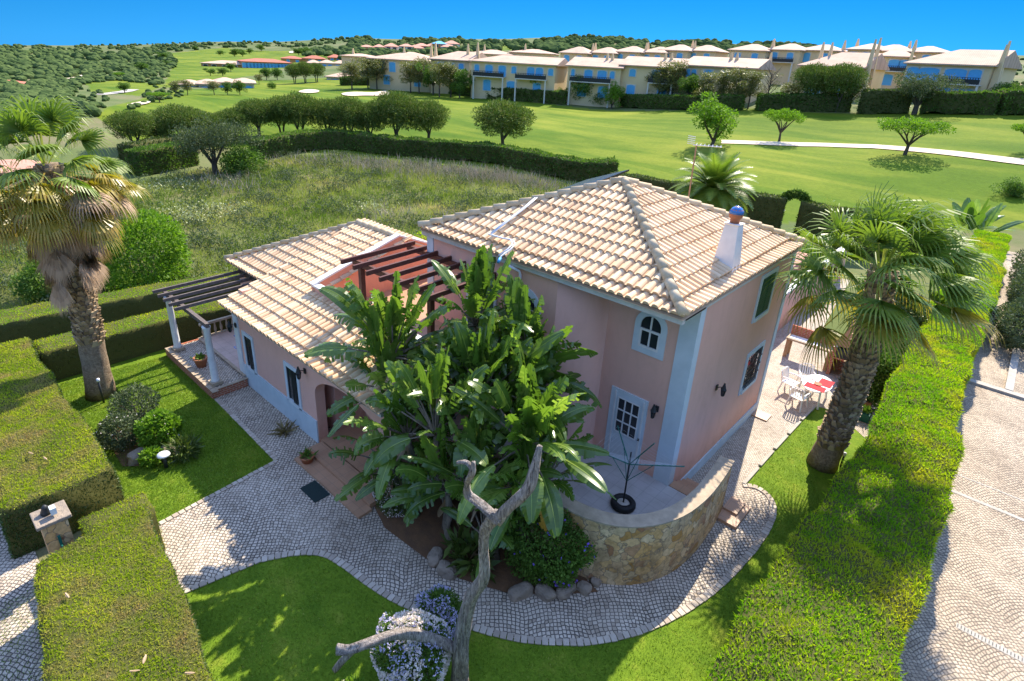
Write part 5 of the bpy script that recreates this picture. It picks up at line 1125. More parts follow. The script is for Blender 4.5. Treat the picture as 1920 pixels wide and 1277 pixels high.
def plant(kind,px,pyb,pyt,wpx,label,group=None,cat='tree',dmin=30,name=None):
    P,d=hit(px,pyb,dmin);tz=atd(px+ (px-826)*(pyb-pyt)/2600*0,pyt,d)[2];h=max(.8,tz-P[2]);w_=wpx*mpp(P)
    key=(kind,len([1 for k in PRO if k[0]==kind])) if len([1 for k in PRO if k[0]==kind])<2 else (kind,random.randint(0,1))
    if key not in PRO: PRO[key]=proto(kind); used=False
    else: used=True
    src=PRO[key]
    if used: r=copy_tree(src)
    else:
        r=src;COL.objects.link(r)
    r.name=name or kind;r.location=P;W0_,H0_=DIM[kind];r.scale=(w_/W0_,w_/W0_,h/H0_);r.rotation_euler=(0,0,random.uniform(0,6.28))
    for k in ('label','category','group'):
        if k in r: del r[k]
    return tag(r,label,cat,group)
random.seed(11)
G='umbrella pines along the edge of the golf course'
for px,yb,yt,w_,l in [(256,282,208,92,'leftmost umbrella pine of the dense row, half hidden by the left palm'),(300,276,222,66,'small umbrella pine second from the left in the dense row'),(345,272,197,112,'broad umbrella pine third from the left in the dense row'),(398,268,212,70,'umbrella pine behind the grey-green field tree'),(440,262,203,72,'dark umbrella pine just right of the grey-green field tree'),
 (486,258,186,84,'umbrella pine at the left end of the row\'s middle stretch'),(530,257,182,80,'umbrella pine with a reddish-tinged top in the middle of the row'),(565,262,175,92,'tallest pine of the middle stretch, above the thin trunks'),(618,266,186,78,'umbrella pine between the tallest one and the row\'s centre right'),(655,270,182,86,'umbrella pine whose crown merges with the brown-tipped one'),(694,272,192,72,'smaller umbrella pine tucked in front of the brown-tipped one'),
 (745,272,172,100,'large brown-tipped umbrella pine near the right end of the row'),(803,272,188,86,'rightmost umbrella pine of the dense row'),(943,286,188,124,'lone big umbrella pine on the open fairway')]:
    plant('umbrella_pine',px,yb,yt,w_,l,G if px<900 else None)
plant('olive_tree',405,330,222,126,'grey-green bushy tree standing in the wild field left of the hedge',name='field_tree')
plant('round_bush',458,330,268,92,'bright lime-green bush beside the grey-green field tree',cat='bush',name='field_bush')
for kind,px,yb,yt,w_,l in [('bright_tree',1333,274,184,104,'bright green round tree at the near end of the golf path'),('spreading_tree',1461,265,203,80,'small spreading tree on the far side of the golf path'),('spreading_tree',1696,290,218,132,'wide flat-topped tree leaning over the golf path at right'),('spreading_tree',1925,285,228,80,'spreading tree cut by the right frame edge'),
 ('round_bush',1900,368,334,60,'dark low bush at the right edge of the golf course')]:
    plant(kind,px,yb,yt,w_,l,cat='bush' if 'bush' in kind else 'tree')
G2_='trees in front of the apartment houses'
TR=[('airy_tree',707,168,106,46,'ochre tree between the second one and the thin tree'),('airy_tree',845,182,116,44,'thin tree between the dense group and the bent-trunk tree'),('airy_tree',770,174,112,42,'slender tree just left of the green-ochre one'),('airy_tree',1232,200,122,50,'thin tree between the whitewashed trunk and the tallest tree'),('airy_tree',1320,203,130,50,'yellowish thin tree left of the ochre one by the last terrace'),('airy_tree',1378,204,122,52,'tall ochre tree in the middle of the last terrace section'),('airy_tree',1590,209,140,44,'thin tree right of the second dark pine'),('airy_tree',660,168,112,50,'leftmost ochre tree before the apartments'),('airy_tree',690,166,104,46,'second ochre tree before the apartments'),('airy_tree',728,168,108,44,'thin tree in front of the leftmost long apartment'),('airy_tree',757,166,96,50,'tall ochre tree before the left apartment gable'),('airy_tree',786,175,104,44,'green-ochre tree above the right end of the sand bunker'),
('round_tree',812,178,122,44,'small dark green tree in the dense group by the bunker'),('airy_tree',824,182,110,46,'tall thin tree in the dense group by the bunker'),('round_tree',862,184,132,46,'round pine-green tree with a bent trunk casting a long shadow'),('airy_tree',888,182,124,36,'thin pale tree left of the terraced apartment'),
('round_bush',934,180,150,34,'dark clipped bush against the apartment hedge'),('bright_tree',1014,190,134,44,'bright green tree before the plain gable wall'),('round_bush',1045,192,166,26,'low shrub beside the bright green gable tree'),('round_tree',1088,197,144,62,'big dark round tree right of the gable wall'),('round_bush',1125,200,170,40,'grey mound-shaped bush beside the leaning tree'),
('bright_tree',1147,204,158,44,'bright leaning tree with a dark tilted trunk'),('airy_tree',1200,196,118,56,'tall tree with a whitewashed trunk foot'),('airy_tree',1256,199,108,60,'tallest thin tree in the middle of the apartment row'),('round_tree',1292,200,140,50,'dark green tree right of the tallest thin tree'),('airy_tree',1350,203,124,52,'thin ochre tree above the bright round golf tree'),
('airy_tree',1402,204,128,48,'thin ochre tree near the last gable wall'),('bare_tree',1434,204,126,46,'nearly bare tree beside the hedge gap'),('airy_tree',1472,205,150,44,'small pale tree right of the nearly bare one'),('umbrella_pine',1512,206,118,78,'dark pine in front of the right-hand houses'),('airy_tree',1542,208,134,46,'thin tree between the two dark pines at right'),('umbrella_pine',1566,210,118,86,'second dark pine with a tall bare trunk at right'),
('olive_tree',1714,214,138,112,'wide grey-green olive tree before the big right-hand house'),('round_bush',1640,200,172,60,'dark green shrub mass left of the wide olive'),('round_bush',1880,190,150,60,'rounded shrubs at the right end of the apartment hedge'),('round_bush',1700,190,160,50,'shrub behind the wide olive tree')]
for kind,px,yb,yt,w_,l in TR: plant(kind,px,yb,yt,w_,l,G2_ if 'tree' in kind or 'pine' in kind else None,cat='bush' if 'bush' in kind else 'tree',dmin=70)
TL=[('round_tree',234,175,155,26,'small lone tree by the far left cart path'),('spreading_tree',300,192,172,44,'low wide tree left of the white bungalows'),('airy_tree',330,178,150,24,'thin tree before the left white bungalow'),('airy_tree',352,178,148,26,'second thin tree before the white bungalows'),('airy_tree',402,178,150,28,'thin tree in the middle of the white bungalows'),('round_tree',427,178,154,20,'small dark tree right of the bungalow centre'),('round_tree',450,178,152,24,'small lone tree at the right end of the bungalows'),
('round_bush',511,166,153,18,'small round bush on the fairway edge'),('airy_tree',486,158,138,18,'palm-like small tree near the fairway edge'),('round_tree',500,150,128,22,'dark round tree below the blue-windowed hotel'),('round_tree',520,150,128,22,'second dark round tree below the hotel'),('umbrella_pine',553,157,120,36,'left pine of the dark group beside the white roof'),('umbrella_pine',573,156,116,38,'middle pine of the dark group beside the white roof'),('umbrella_pine',594,154,118,38,'right pine of the dark group beside the white roof'),
('round_tree',433,135,118,20,'tree in front of the orange hotel wing'),('round_tree',395,142,128,22,'dark bush-like tree below the orange hotel wing'),('round_tree',418,142,128,22,'second dark tree below the orange hotel wing'),('round_tree',413,104,95,14,'lone dark tree on the far fairway'),('round_tree',440,106,92,24,'large dark tree of the far fairway clump'),('round_tree',455,106,93,20,'right-hand tree of the far fairway clump'),('round_tree',468,101,91,14,'detached tree right of the far fairway clump'),('round_tree',490,96,84,18,'dark tree near the ridge above the hotel'),
('round_tree',318,126,114,14,'tiny lone tree on the long left fairway'),('round_tree',365,94,86,10,'tiny round tree high on the left fairway'),('round_tree',560,104,90,22,'dark tree above the red roofs'),('round_tree',575,102,89,20,'second dark tree above the red roofs'),('spreading_tree',225,150,135,22,'low tree beside the far left sand path'),('round_tree',270,135,118,26,'dark tree at the edge of the long left fairway'),('round_tree',305,112,98,24,'dark tree bordering the top of the left fairway')]
for kind,px,yb,yt,w_,l in TL: plant(kind,px,yb,yt,w_,l,cat='bush' if 'bush' in kind else 'tree',dmin=60)
# plants behind the villa: date palm, cycads, strelitzia
def date_palm(name,c,h,R,label,n=40,trunk=True,mat='palm_frond',W_=.09):
    t=empty(name,c,label,'palm tree');c=np.array(c,float);top=c+[0,0,h];mb=MB();mb.tube([tuple(c),tuple(top)],[.22,.2],10);mb.build('trunk','palm_trunk',t,True);Q=[];T=[]
    for i in range(n):
        az=i*2.4;e=R_(80-85*(i/n));d=np.array([math.cos(az)*math.cos(e),math.sin(az)*math.cos(e),math.sin(e)]);p=top.copy();tt=rng.random();m=14
        for k in range(m):
            d=unit(d+[0,0,-.10]);q=p+d*R/m;s=unit(np.cross(d,[0,0,1.])+1e-6);up=np.cross(s,d);ll=R*.24*math.sin(math.pi*(k+1.5)/(m+2))
            for sg in (-1,1):
                for j in (0,.5):
                    b=p+(q-p)*j;tip=b+unit(s*sg+d*.7+up*.25)*ll;Q.append([b,b+d*W_*.35,tip,b-d*W_*.35]);T.append(np.clip(tt*.6+rng.random()*.4,0,1))
            Q.append([p-s*.02,p+s*.02,q+s*.015,q-s*.015]);T.append(.8);p=q
    npmesh('fronds',np.array(Q).reshape(-1,3),4,np.array(T),mat,t,tuple(c));return t
_d=ony(1338,350,21.0)
date_palm('date_palm',(_d[0],21.0,0),max(1.2,_d[2]-.3),2.7,'feathery date palm showing above the villa roof at the back',90,W_=.16)
_d=ony(1385,385,19.0)
bush('cycad',(_d[0],19.0,0),(1.3,1.3,1.1),'yellow-green spiky cycad right of the feathery date palm','bright_leaf',2600,.6,.08,stems=False,cat='plant')
_d=ony(1530,390,20.5)
bush('cycad',(_d[0],20.5,0),(1.5,1.4,1.25),'yellow-green spiky bush left of the right palm crown','bright_leaf',2600,.6,.08,stems=False,cat='plant')
t=empty('small_strelitzia',(2.4,40,0),'small banana-like plant at the far end of the long hedge','plant');Q=[];T=[]
for i in range(22):
    az=i*2.4;e=R_(85-60*i/22);d=np.array([math.cos(az)*math.cos(e),math.sin(az)*math.cos(e),math.sin(e)]);b=np.array([2.4+rng.normal(0,.5),40+rng.normal(0,.5),.6]);blade(Q,T,b+d*.7,d,1.9,.6,.6,.5,rng.uniform(-.8,.8),8)
npmesh('leaves',np.array(Q).reshape(-1,3),4,np.array(T),'banana_leaf',t,t.location)
g=onz(1192,325,1.0);spx=spiky('yucca_plant',(g[0],g[1],.0),120,1.3,'small yellow spiky yucca in front of the rear hedge')
# ---------------------------------------------------------------- longer hedges further off
def hp(L,h=0): return [tuple(hit(px,py,20,h)[0][:2]) for px,py in L]
hedge('field_hedge','long dark clipped hedge between the wild field and the golf course',hp([(640,276),(700,284),(780,292),(860,298),(930,304),(1000,318),(1060,332),(1105,338),(1150,336)],0),2.0,1.75,'green_leaf',110,110,L=.28,W=.12,wob=.22,ground=True,step=.6)
hedge('field_hedge','clipped hedge in the gap under the umbrella pines at left',hp([(255,330),(310,318),(360,308)],0),1.6,2.0,'green_leaf',220,220,L=.24,W=.09,wob=.1,ground=True,step=.5)
hedge('field_hedge','low hedge running from the lime-green bush behind the pine trunks',hp([(480,300),(540,286),(600,278),(650,278)],0),1.6,1.9,'green_leaf',140,140,L=.25,W=.1,wob=.15,ground=True,step=.5)
hedge('field_hedge','thin far hedge behind the left palm crown and pine trunks',hp([(240,305),(300,290),(360,280)],0),1.5,1.5,'hedge_leaf_dark',70,70,L=.25,W=.1,wob=.1,ground=True,step=.5)
hedge('side_hedge','clipped hedge between the wild field and the rear of the villa',[(-20.4,-1.2),(-19.6,5),(-19.8,16),(-20.0,27)],[1.0,1.2,1.3,1.6],1.3,'hedge_leaf_bright',260,200,L=.14,W=.05,wob=.08)
bk=[tuple(onz(*q,3.0)[:2]) for q in ((1150,322),(1220,335),(1300,346),(1400,360),(1475,370))]
hedge('rear_hedge','tall dark clipped hedge closing the rear of the villa garden',bk,1.0,3.0,'hedge_leaf_dark',350,160,L=.16,W=.06,wob=.07)
bk2=[tuple(onz(*q,3.0)[:2]) for q in ((1510,375),(1560,386),(1620,392),(1760,398))]
hedge('rear_hedge','tall dark hedge right of the arched hedge gateway',bk2,1.0,2.9,'hedge_leaf_dark',350,160,L=.16,W=.06,wob=.07)
# arch in the hedge
pL=np.array(bk[-1]);pR=np.array(bk2[0]);ar=empty('hedge_arch',(pL[0],pL[1],0),'rounded clipped arch over the gateway in the rear hedge','hedge');P=[]
for k in range(2500):
    a=rng.uniform(0,math.pi);c=(pL+pR)/2;hw=np.linalg.norm(pR-pL)/2;u_=(pR-pL)/(2*hw);r=hw+rng.uniform(-.05,.5);q=c-u_*math.cos(a)*r;P.append([q[0],q[1],2.55+math.sin(a)*(.55+(r-hw))])
P=np.array(P);V,T=leaves(P,unit(rng.normal(0,1,P.shape)),.16,.07,.8);npmesh('foliage',V,4,T,'green_leaf',ar,(pL[0],pL[1],0))
GA='hedges along the apartment gardens'
for L_,h,l,mt in [([(640,160),(700,160),(760,163),(800,168),(850,176),(900,182)],1.8,'dark hedge below the leftmost apartments','green_leaf'),([(905,184),(960,188),(1010,192),(1060,196)],2.2,'hedge bank in front of the terraced apartment with the plain gable','green_leaf'),([(1170,200),(1220,203),(1280,205),(1330,206),(1390,206)],2.2,'long low hedge before the second terraced apartment','green_leaf'),
 ([(1418,207),(1470,207),(1530,208),(1590,209)],2.3,'hedge right of the reddish gap before the pines','green_leaf'),([(1608,212),(1650,212),(1700,212)],3.2,'taller hedge left of the wide olive tree','hedge_leaf_dark'),([(1725,212),(1800,213),(1858,214)],2.8,'bright-topped hedge before the big right-hand house','green_leaf'),([(1866,214),(1920,214),(2000,214)],3.0,'rounded hedge in the right frame corner','green_leaf')]:
    hedge('apartment_hedge',l,hp(L_),2.4,h,mt,55,55,L=.38,W=.18,wob=.3,ground=True,group=GA,step=.9)
# ---------------------------------------------------------------- golf details
def draped(name,L,z,mat,kind='structure',n=0,pix=True):
    P=[hit(px,py,30)[0][:2] for px,py in L] if pix else L
    P=chaikin(P,2,True);c=np.mean(P,0);mb=MB();rings=6;V=[];m=len(P)
    for r in range(rings+1):
        for p in P: q=c+(np.array(p)-c)*(1-r/rings*.98);V.append((q[0],q[1],terr(q[0],q[1])+z))
    F=[(r*m+i,r*m+(i+1)%m,(r+1)*m+(i+1)%m,(r+1)*m+i) for r in range(rings) for i in range(m)]
    o=mb.add(V,F).build(name,mat,None,True);return tag(o,kind=kind)
draped('bunker',[(636,176),(665,173),(700,175),(725,170),(735,176),(725,182),(690,180),(650,182)],.15,'sand')
draped('bunker',[(556,173),(575,168),(600,170),(597,175),(572,176)],.15,'sand')
draped('bunker',[(234,199),(258,193),(285,191),(280,196),(252,200)],.15,'sand')
draped('bunker',[(540,98),(552,96),(556,99),(545,101)],.5,'sand')
def strip(name,C,wd,mat,z=.06):
    P=np.array(resample([hit(px,py,30)[0][:2] for px,py in C],1.5));d=np.gradient(P,axis=0);nn=np.stack([d[:,1],-d[:,0]],1);nn/=np.linalg.norm(nn,axis=1)[:,None];V=[];
    for p,n_ in zip(P,nn):
        for s in (-.5,.5): q=p+n_*wd*s;V.append((q[0],q[1],terr(q[0],q[1])+z))
    mb=MB();mb.add(V,[(2*i,2*i+1,2*i+3,2*i+2) for i in range(len(P)-1)]);return tag(mb.build(name,mat,None,True),kind='structure')
strip('path',[(1352,267),(1440,270),(1540,272),(1640,276),(1740,284),(1830,293),(1960,308)],2.3,'sand')
strip('path',[(140,148),(160,143),(180,137),(205,128)],3.5,'sand');strip('path',[(185,178),(205,176),(235,172),(250,168)],2.0,'concrete')
strip('road',[(1440,141),(1465,144),(1500,148)],6,'concrete')
# ---------------------------------------------------------------- buildings beyond the fairway
def house(name,label,x0,x1,ye,yr,d0,d1,depth,hip=(1,1),wall='town_wall',roofm_='town_roof',wins=(),floors=2,balc=(),chim=(),ov=.5,sink=3,group=None,shut='shutter_blue',gw=True):
    ye0,ye1=(ye if hasattr(ye,'__len__') else (ye,ye));A=atd(x0,ye0,d0);B=atd(x1,ye1,d1);ze=(A[2]+B[2])/2;A=np.array([A[0],A[1]]);B=np.array([B[0],B[1]]);u=(B-A);W=np.linalg.norm(u);u/=W;n=np.array([u[1],-u[0]])
    if np.dot(n,CAM[:2]-A)<0:n=-n
    mid=(A+B)/2-n*depth/2;zr=atd((x0+x1)/2,yr,np.hypot(*(mid-CAM[:2])))[2];zb=min(terr(*A),terr(*B))-sink;zg=max(ze-2.85*floors,zb)
    c=((A+B)/2);root=empty(name,(c[0],c[1],zb),label,'house',group)
    def P(a,b,z): q=A+u*a-n*b;return (q[0],q[1],z)      # a along facade, b depth behind the facade
    def bx(mb,a0,a1,b0,b1,z0,z1): mb.add([P(a0,b0,z0),P(a1,b0,z0),P(a1,b1,z0),P(a0,b1,z0),P(a0,b0,z1),P(a1,b0,z1),P(a1,b1,z1),P(a0,b1,z1)],[(3,2,1,0),(4,5,6,7),(0,1,5,4),(1,2,6,5),(2,3,7,6),(3,0,4,7)])
    mb=MB();bx(mb,0,W,0,depth,zb,ze)
    for k,a in ((0,0),(1,W)):
        if not hip[k] and gw: mb.add([P(a,0,ze),P(a,depth,ze),P(a,depth/2,zr-.15)],[(0,1,2)])
    mb.build('wall',wall,root)
    i0=min(depth/2,W*.42) if hip[0] else -ov;i1=min(depth/2,W*.42) if hip[1] else -ov
    V=[P(-ov,-ov,ze),P(W+ov,-ov,ze),P(W+ov,depth+ov,ze),P(-ov,depth+ov,ze),P(i0,depth/2,zr),P(W-i1,depth/2,zr)];V+= [(x,y,z-.2) for x,y,z in V[:4]]
    mb=MB();mb.add(V,[(0,1,5,4),(1,2,5),(2,3,4,5),(3,0,4),(0,6,7,1),(1,7,8,2),(2,8,9,3),(3,9,6,0),(6,9,8,7)]);mb.build('roof',roofm_,root)
    for (f,fl,wd,kind) in wins:
        zc=zg+2.85*fl;h=2.05 if kind in('door','wide') else 1.25;z0=zc+(.1 if kind in('door','wide') else .85);a0=f*W-wd/2;a1=f*W+wd/2
        mb=MB();bx(mb,a0-.16,a1+.16,-.06,.02,z0-.1,z0+h+.16);fr=mb.build('window','town_wall_white' if wall!='town_wall_white' else 'concrete',root)
        mb=MB();N=6;poly=[P(a0,-.09,z0),P(a1,-.09,z0)]+[P((a0+a1)/2+wd/2*math.cos(math.pi*k/N),-.09,z0+h-.25+.3*math.sin(math.pi*k/N)) for k in range(N+1)];mb.add(poly,[tuple(range(len(poly)))]);mb.build('shutter' if shut!='glass_dark' else 'pane',shut,fr)
    for (f0,f1,fl) in balc:
        zc=zg+2.85*fl;mb=MB();bx(mb,f0*W,f1*W,-1.3,0,zc-.15,zc);bo=mb.build('balcony','town_wall_white',root)
        mb=MB()
        for k in range(int((f1-f0)*W/.35)+1): a=f0*W+k*.35;bx(mb,a,a+.09,-1.28,-1.22,zc,zc+1.0)
        bx(mb,f0*W,f1*W,-1.3,-1.2,zc+.95,zc+1.02);bx(mb,f0*W,f1*W,-1.27,-1.24,zc+.05,zc+.75);mb.build('railing','metal_dark',bo)
        for fa in (f0*W,f1*W-.25): mb=MB();bx(mb,fa,fa+.25,-1.25,-1.0,zb,zc-.15);mb.build('pillar','town_wall_white',root)
    for (f,b,hh,bs) in chim:
        mb=MB();z0=zb if bs else ze+.2;a=f*W
        w0=.85 if bs else .45;V=[P(a-w0,b-w0*.6,z0),P(a+w0,b-w0*.6,z0),P(a+w0,b+w0*.6,z0),P(a-w0,b+w0*.6,z0),P(a-.12,b-.12,zr+hh),P(a+.12,b-.12,zr+hh),P(a+.12,b+.12,zr+hh),P(a-.12,b+.12,zr+hh)]
        mb.add(V,[(3,2,1,0),(4,5,6,7),(0,1,5,4),(1,2,6,5),(2,3,7,6),(3,0,4,7)]);mb.build('chimney',wall,root)
    return root
GH='cream apartment houses beside the golf course'
house('apartment_house','big cream house at right with four blue shutters and spiked chimneys',1702,1862,(117,123),92,122,118,11,(1,0),wins=[(.1,1,1.7,'door'),(.3,1,3.0,'wide'),(.62,1,3.0,'wide'),(.84,1,1.7,'door'),(.58,0,2.6,'wide'),(.78,0,2.6,'wide')],balc=[(.48,.95,1)],chim=[(1.01,3.2,1.2,1),(1.05,1.0,.6,1)],group=GH)
house('apartment_house','cream house left of the big one, half hidden by dark pines',1502,1618,(121,127),97,126,122,11,(1,0),wins=[(.3,1,2.6,'wide'),(.62,0,2.6,'wide'),(.9,1,1.7,'door'),(.3,0,2.6,'wide')],balc=[(.2,.5,1)],chim=[(1.05,1.0,2.0,1),(1.02,4,2.4,1),(.10,5,1.6,0),(.25,5,1.6,0)],group=GH)
house('apartment_house','cream house with a dark balcony seen between the two right-hand houses',1650,1712,(104,107),90,150,150,10,(1,1),wins=[(.5,1,2,'door'),(.8,1,2,'door'),(.4,0,2,'door')],balc=[(.2,1,1)],chim=[(.95,-.5,1.2,1)],group=GH)
house('apartment_house','terraced cream apartment with a plain gable wall and dark balcony rails',884,1042,(114,121),104,128,122,10,(1,0),wins=[(.22,1,1.6,'door'),(.38,1,1.6,'door'),(.07,1,1.0,'win'),(.52,1,1,'win'),(.72,1,1.5,'door'),(.82,1,1.5,'door'),(.95,1,1,'win'),(.2,0,1.6,'door'),(.5,0,2.0,'wide'),(.8,0,1.6,'door')],balc=[(.05,.42,1),(.56,.92,1)],chim=[],group=GH)
house('apartment_house','terraced cream apartment in the centre with twin roof chimneys',1066,1165,(122,127),108,122,119,10,(0,0),wins=[(.1,1,.7,'win'),(.4,1,1.6,'door'),(.66,1,1.8,'door'),(.85,1,.9,'win'),(.3,0,1.8,'door'),(.7,0,1.8,'door')],balc=[(.08,.86,1)],chim=[(.62,4,.9,0),(.72,4,.9,0)],group=GH)
house('apartment_house','middle section of the long terrace behind the tallest thin tree',1166,1280,(121,127),107,120,117,10,(0,0),wins=[(.6,1,1.7,'door'),(.2,1,1.2,'win'),(.2,0,1.6,'door'),(.72,0,1.6,'door')],balc=[(.5,.9,1)],chim=[(.62,4,.9,0),(.72,4,.9,0)],group=GH)
house('apartment_house','right section of the long terrace ending in a tall gable',1283,1418,(121,128),107,118,114,11,(0,0),wins=[(.08,1,.7,'win'),(.16,1,.9,'win'),(.36,1,1.8,'door'),(.6,1,1.2,'win'),(.8,1,1.2,'win'),(.4,0,1.6,'door')],chim=[(.55,4,.9,0),(.63,4,.9,0),(1.0,8,1.2,0)],group=GH)
house('apartment_house','cream apartment with hipped roof and tall chimneys left of the terraces',807,880,(110,113),95,140,136,12,(1,0),wins=[(.25,1,1.6,'door'),(.55,1,1.2,'win'),(.8,1,1.2,'win')],chim=[(.78,4,1.6,0),(1.03,4,2.0,0)],group=GH)
house('apartment_house','long pale apartment behind ochre trees at the left of the terraces',690,806,(109,114),99,150,142,11,(1,1),wins=[(.2,1,1.6,'door'),(.4,1,1.6,'door'),(.7,1,1.6,'door'),(.3,0,1.6,'door'),(.8,0,1.6,'door')],chim=[(.9,4,2.2,0),(.97,4,2.6,0)],group=GH)
HR=[(1051,1101,99,87,'hip-roofed house at the left end of the second row'),(1106,1152,99,88,'second hip-roofed house of the back row'),(1152,1200,97,86,'third hip-roofed house of the back row, above the twin chimneys'),(1203,1246,98,87,'fourth hip-roofed house of the back row'),(1238,1291,94,83,'fifth hip-roofed house, tallest in the back row centre'),(1288,1342,95,84,'sixth hip-roofed house at the right of the back row centre'),
    (1368,1437,94,82,'hip-roofed house above the last gable wall'),(1439,1502,93,81,'hip-roofed house with blue windows left of the pines'),(1498,1570,94,83,'hip-roofed house behind the left spiked chimneys'),(1590,1640,92,81,'leftmost of the high roofs at right'),(1626,1700,95,83,'broad hip roof above the balconied house'),(1690,1760,97,86,'high roof behind the big right-hand house')]
for i,(x0,x1,ye,yr,l) in enumerate(HR):
    dd=172 if x0<1360 else 168
    house('hipped_house',l+' beyond the golf course',x0,x1,ye,yr,dd,dd-3,9,(1,1),wins=[(.25,1,1.5,'door'),(.72,1,1.5,'door')],balc=[(.1,.9,1)] if i in(4,6,7) else [],chim=[(-.05 if i%2 else 1.0,4,1.0,0)],group='hip-roofed houses in the back row',sink=6)
for i,(x0,x1,ye,yr,l) in enumerate([(735,790,104,97,'low roof behind the pale apartment'),(880,960,101,93,'broad roof behind the terraced apartment'),(955,1040,99,92,'wide roof behind the gable wall'),(640,690,105,100,'low pinkish roof left of the pale apartment')]): house('distant_house',l,x0,x1,ye,yr,200,198,14,(1,1),chim=[(.3,5,1.5,0)],sink=6)
house('hotel_wing','orange-walled hotel wing with pale roof on the far left fairway',377,456,(120,119),113,330,322,14,(1,0),wall='town_wall_orange',wins=[(.1,1,2,'wide'),(.3,1,2,'wide'),(.55,1,2,'wide'),(.8,1,2,'wide')],shut='glass_dark',sink=6)
house('hotel_wing','long red-roofed hotel wing with rows of blue windows',455,547,(117,116),110,318,322,14,(1,1),wall='town_wall_orange',roofm_='town_roof_red',wins=[(k/14+.04,f,2.4,'wide') for k in range(14) for f in (0,1)],shut='shutter_blue',sink=6)
for x0,x1,ye,yr,d,rm,l in [(338,374,158,149,150,'town_roof','left white bungalow with pale pyramid roof'),(372,408,157,148,148,'town_roof','middle white bungalow among thin trees'),(404,440,154,145,150,'town_roof','white bungalow with the tallest pale pyramid roof'),(438,476,155,146,150,'town_roof','right white bungalow at the end of the fairway group')]:
    house('bungalow',l,x0,x1,ye,yr,d,d,9,(1,1),wall='town_wall_white',wins=[(.3,0,1.5,'door'),(.7,0,1.5,'door')],floors=1,sink=2)
house('bungalow','white flat-walled pavilion right of the dark pine group',612,652,144,136,185,183,9,(1,1),wall='town_wall_white',floors=1,sink=2,wins=[(.4,0,2,'wide')])
for i,(x0,x1,ye,yr,d,rm,l) in enumerate([(527,570,110,105,380,'town_roof_red','left red-roofed house beside the hotel'),(568,612,110,104,380,'town_roof_red','middle red-roofed house above the dark pines'),(614,642,108,102,380,'town_roof_red','right red-roofed house with a pyramid roof'),(576,600,118,112,300,'town_roof','pale roof just above the dark pines'),(600,626,118,112,300,'town_roof','second pale roof above the dark pines'),(626,650,119,113,300,'town_roof','third pale roof above the dark pines')]):
    house('villa_far',l,x0,x1,ye,yr,d,d,10,(1,1),wall='town_wall_orange' if 'red' in l else 'town_wall',roofm_=rm,wins=[(.3,1,1.6,'door'),(.7,1,1.6,'door')],sink=8)
random.seed(21)
vil=[(674,702,88,84),(700,722,88,83),(720,748,87,81),(724,756,92,87),(748,776,87,82),(764,796,90,84),(776,806,86,81),(798,832,86,80),(826,856,88,83),(810,838,82,77),(832,862,82,76),(684,712,93,89),(742,768,97,92),(708,734,96,92),(856,880,80,76),(880,905,80,77),(906,930,79,76)]
names=['lowest left','upper left','left central','small inner','second central','red-walled','broad central','upper central','right-hand','blue-roofed','topmost','outer left','lower central','small lower','ridge-top left','ridge-top middle','ridge-top right']
for i,(x0,x1,ye,yr) in enumerate(vil):
    house('hill_villa',names[i]+' villa of the pink-roofed village on the distant hillside',x0,x1,ye,yr,520+(10*(i%4)) if i<14 else 700,520+(10*(i%4)) if i<14 else 700,16,(1,1),wall='town_wall_white' if i%3 else 'town_wall_orange',roofm_='town_roof_pink' if i!=9 else 'shutter_blue',wins=[(.3,1,3,'wide'),(.7,1,3,'wide')],shut='glass_dark',sink=14,group='villas of the distant hillside village')
house('red_house','small terracotta-roofed house behind the left palm crown',-10,52,(160,160),150,150,150,9,(1,1),wall='town_wall_orange',roofm_='town_roof_red',sink=3,floors=1)
house('white_house','pale house glimpsed through the left palm crown',-80,50,(322,322),304,62,60,9,(1,1),wall='town_wall_white',roofm_='town_roof_pink',sink=3,floors=1)
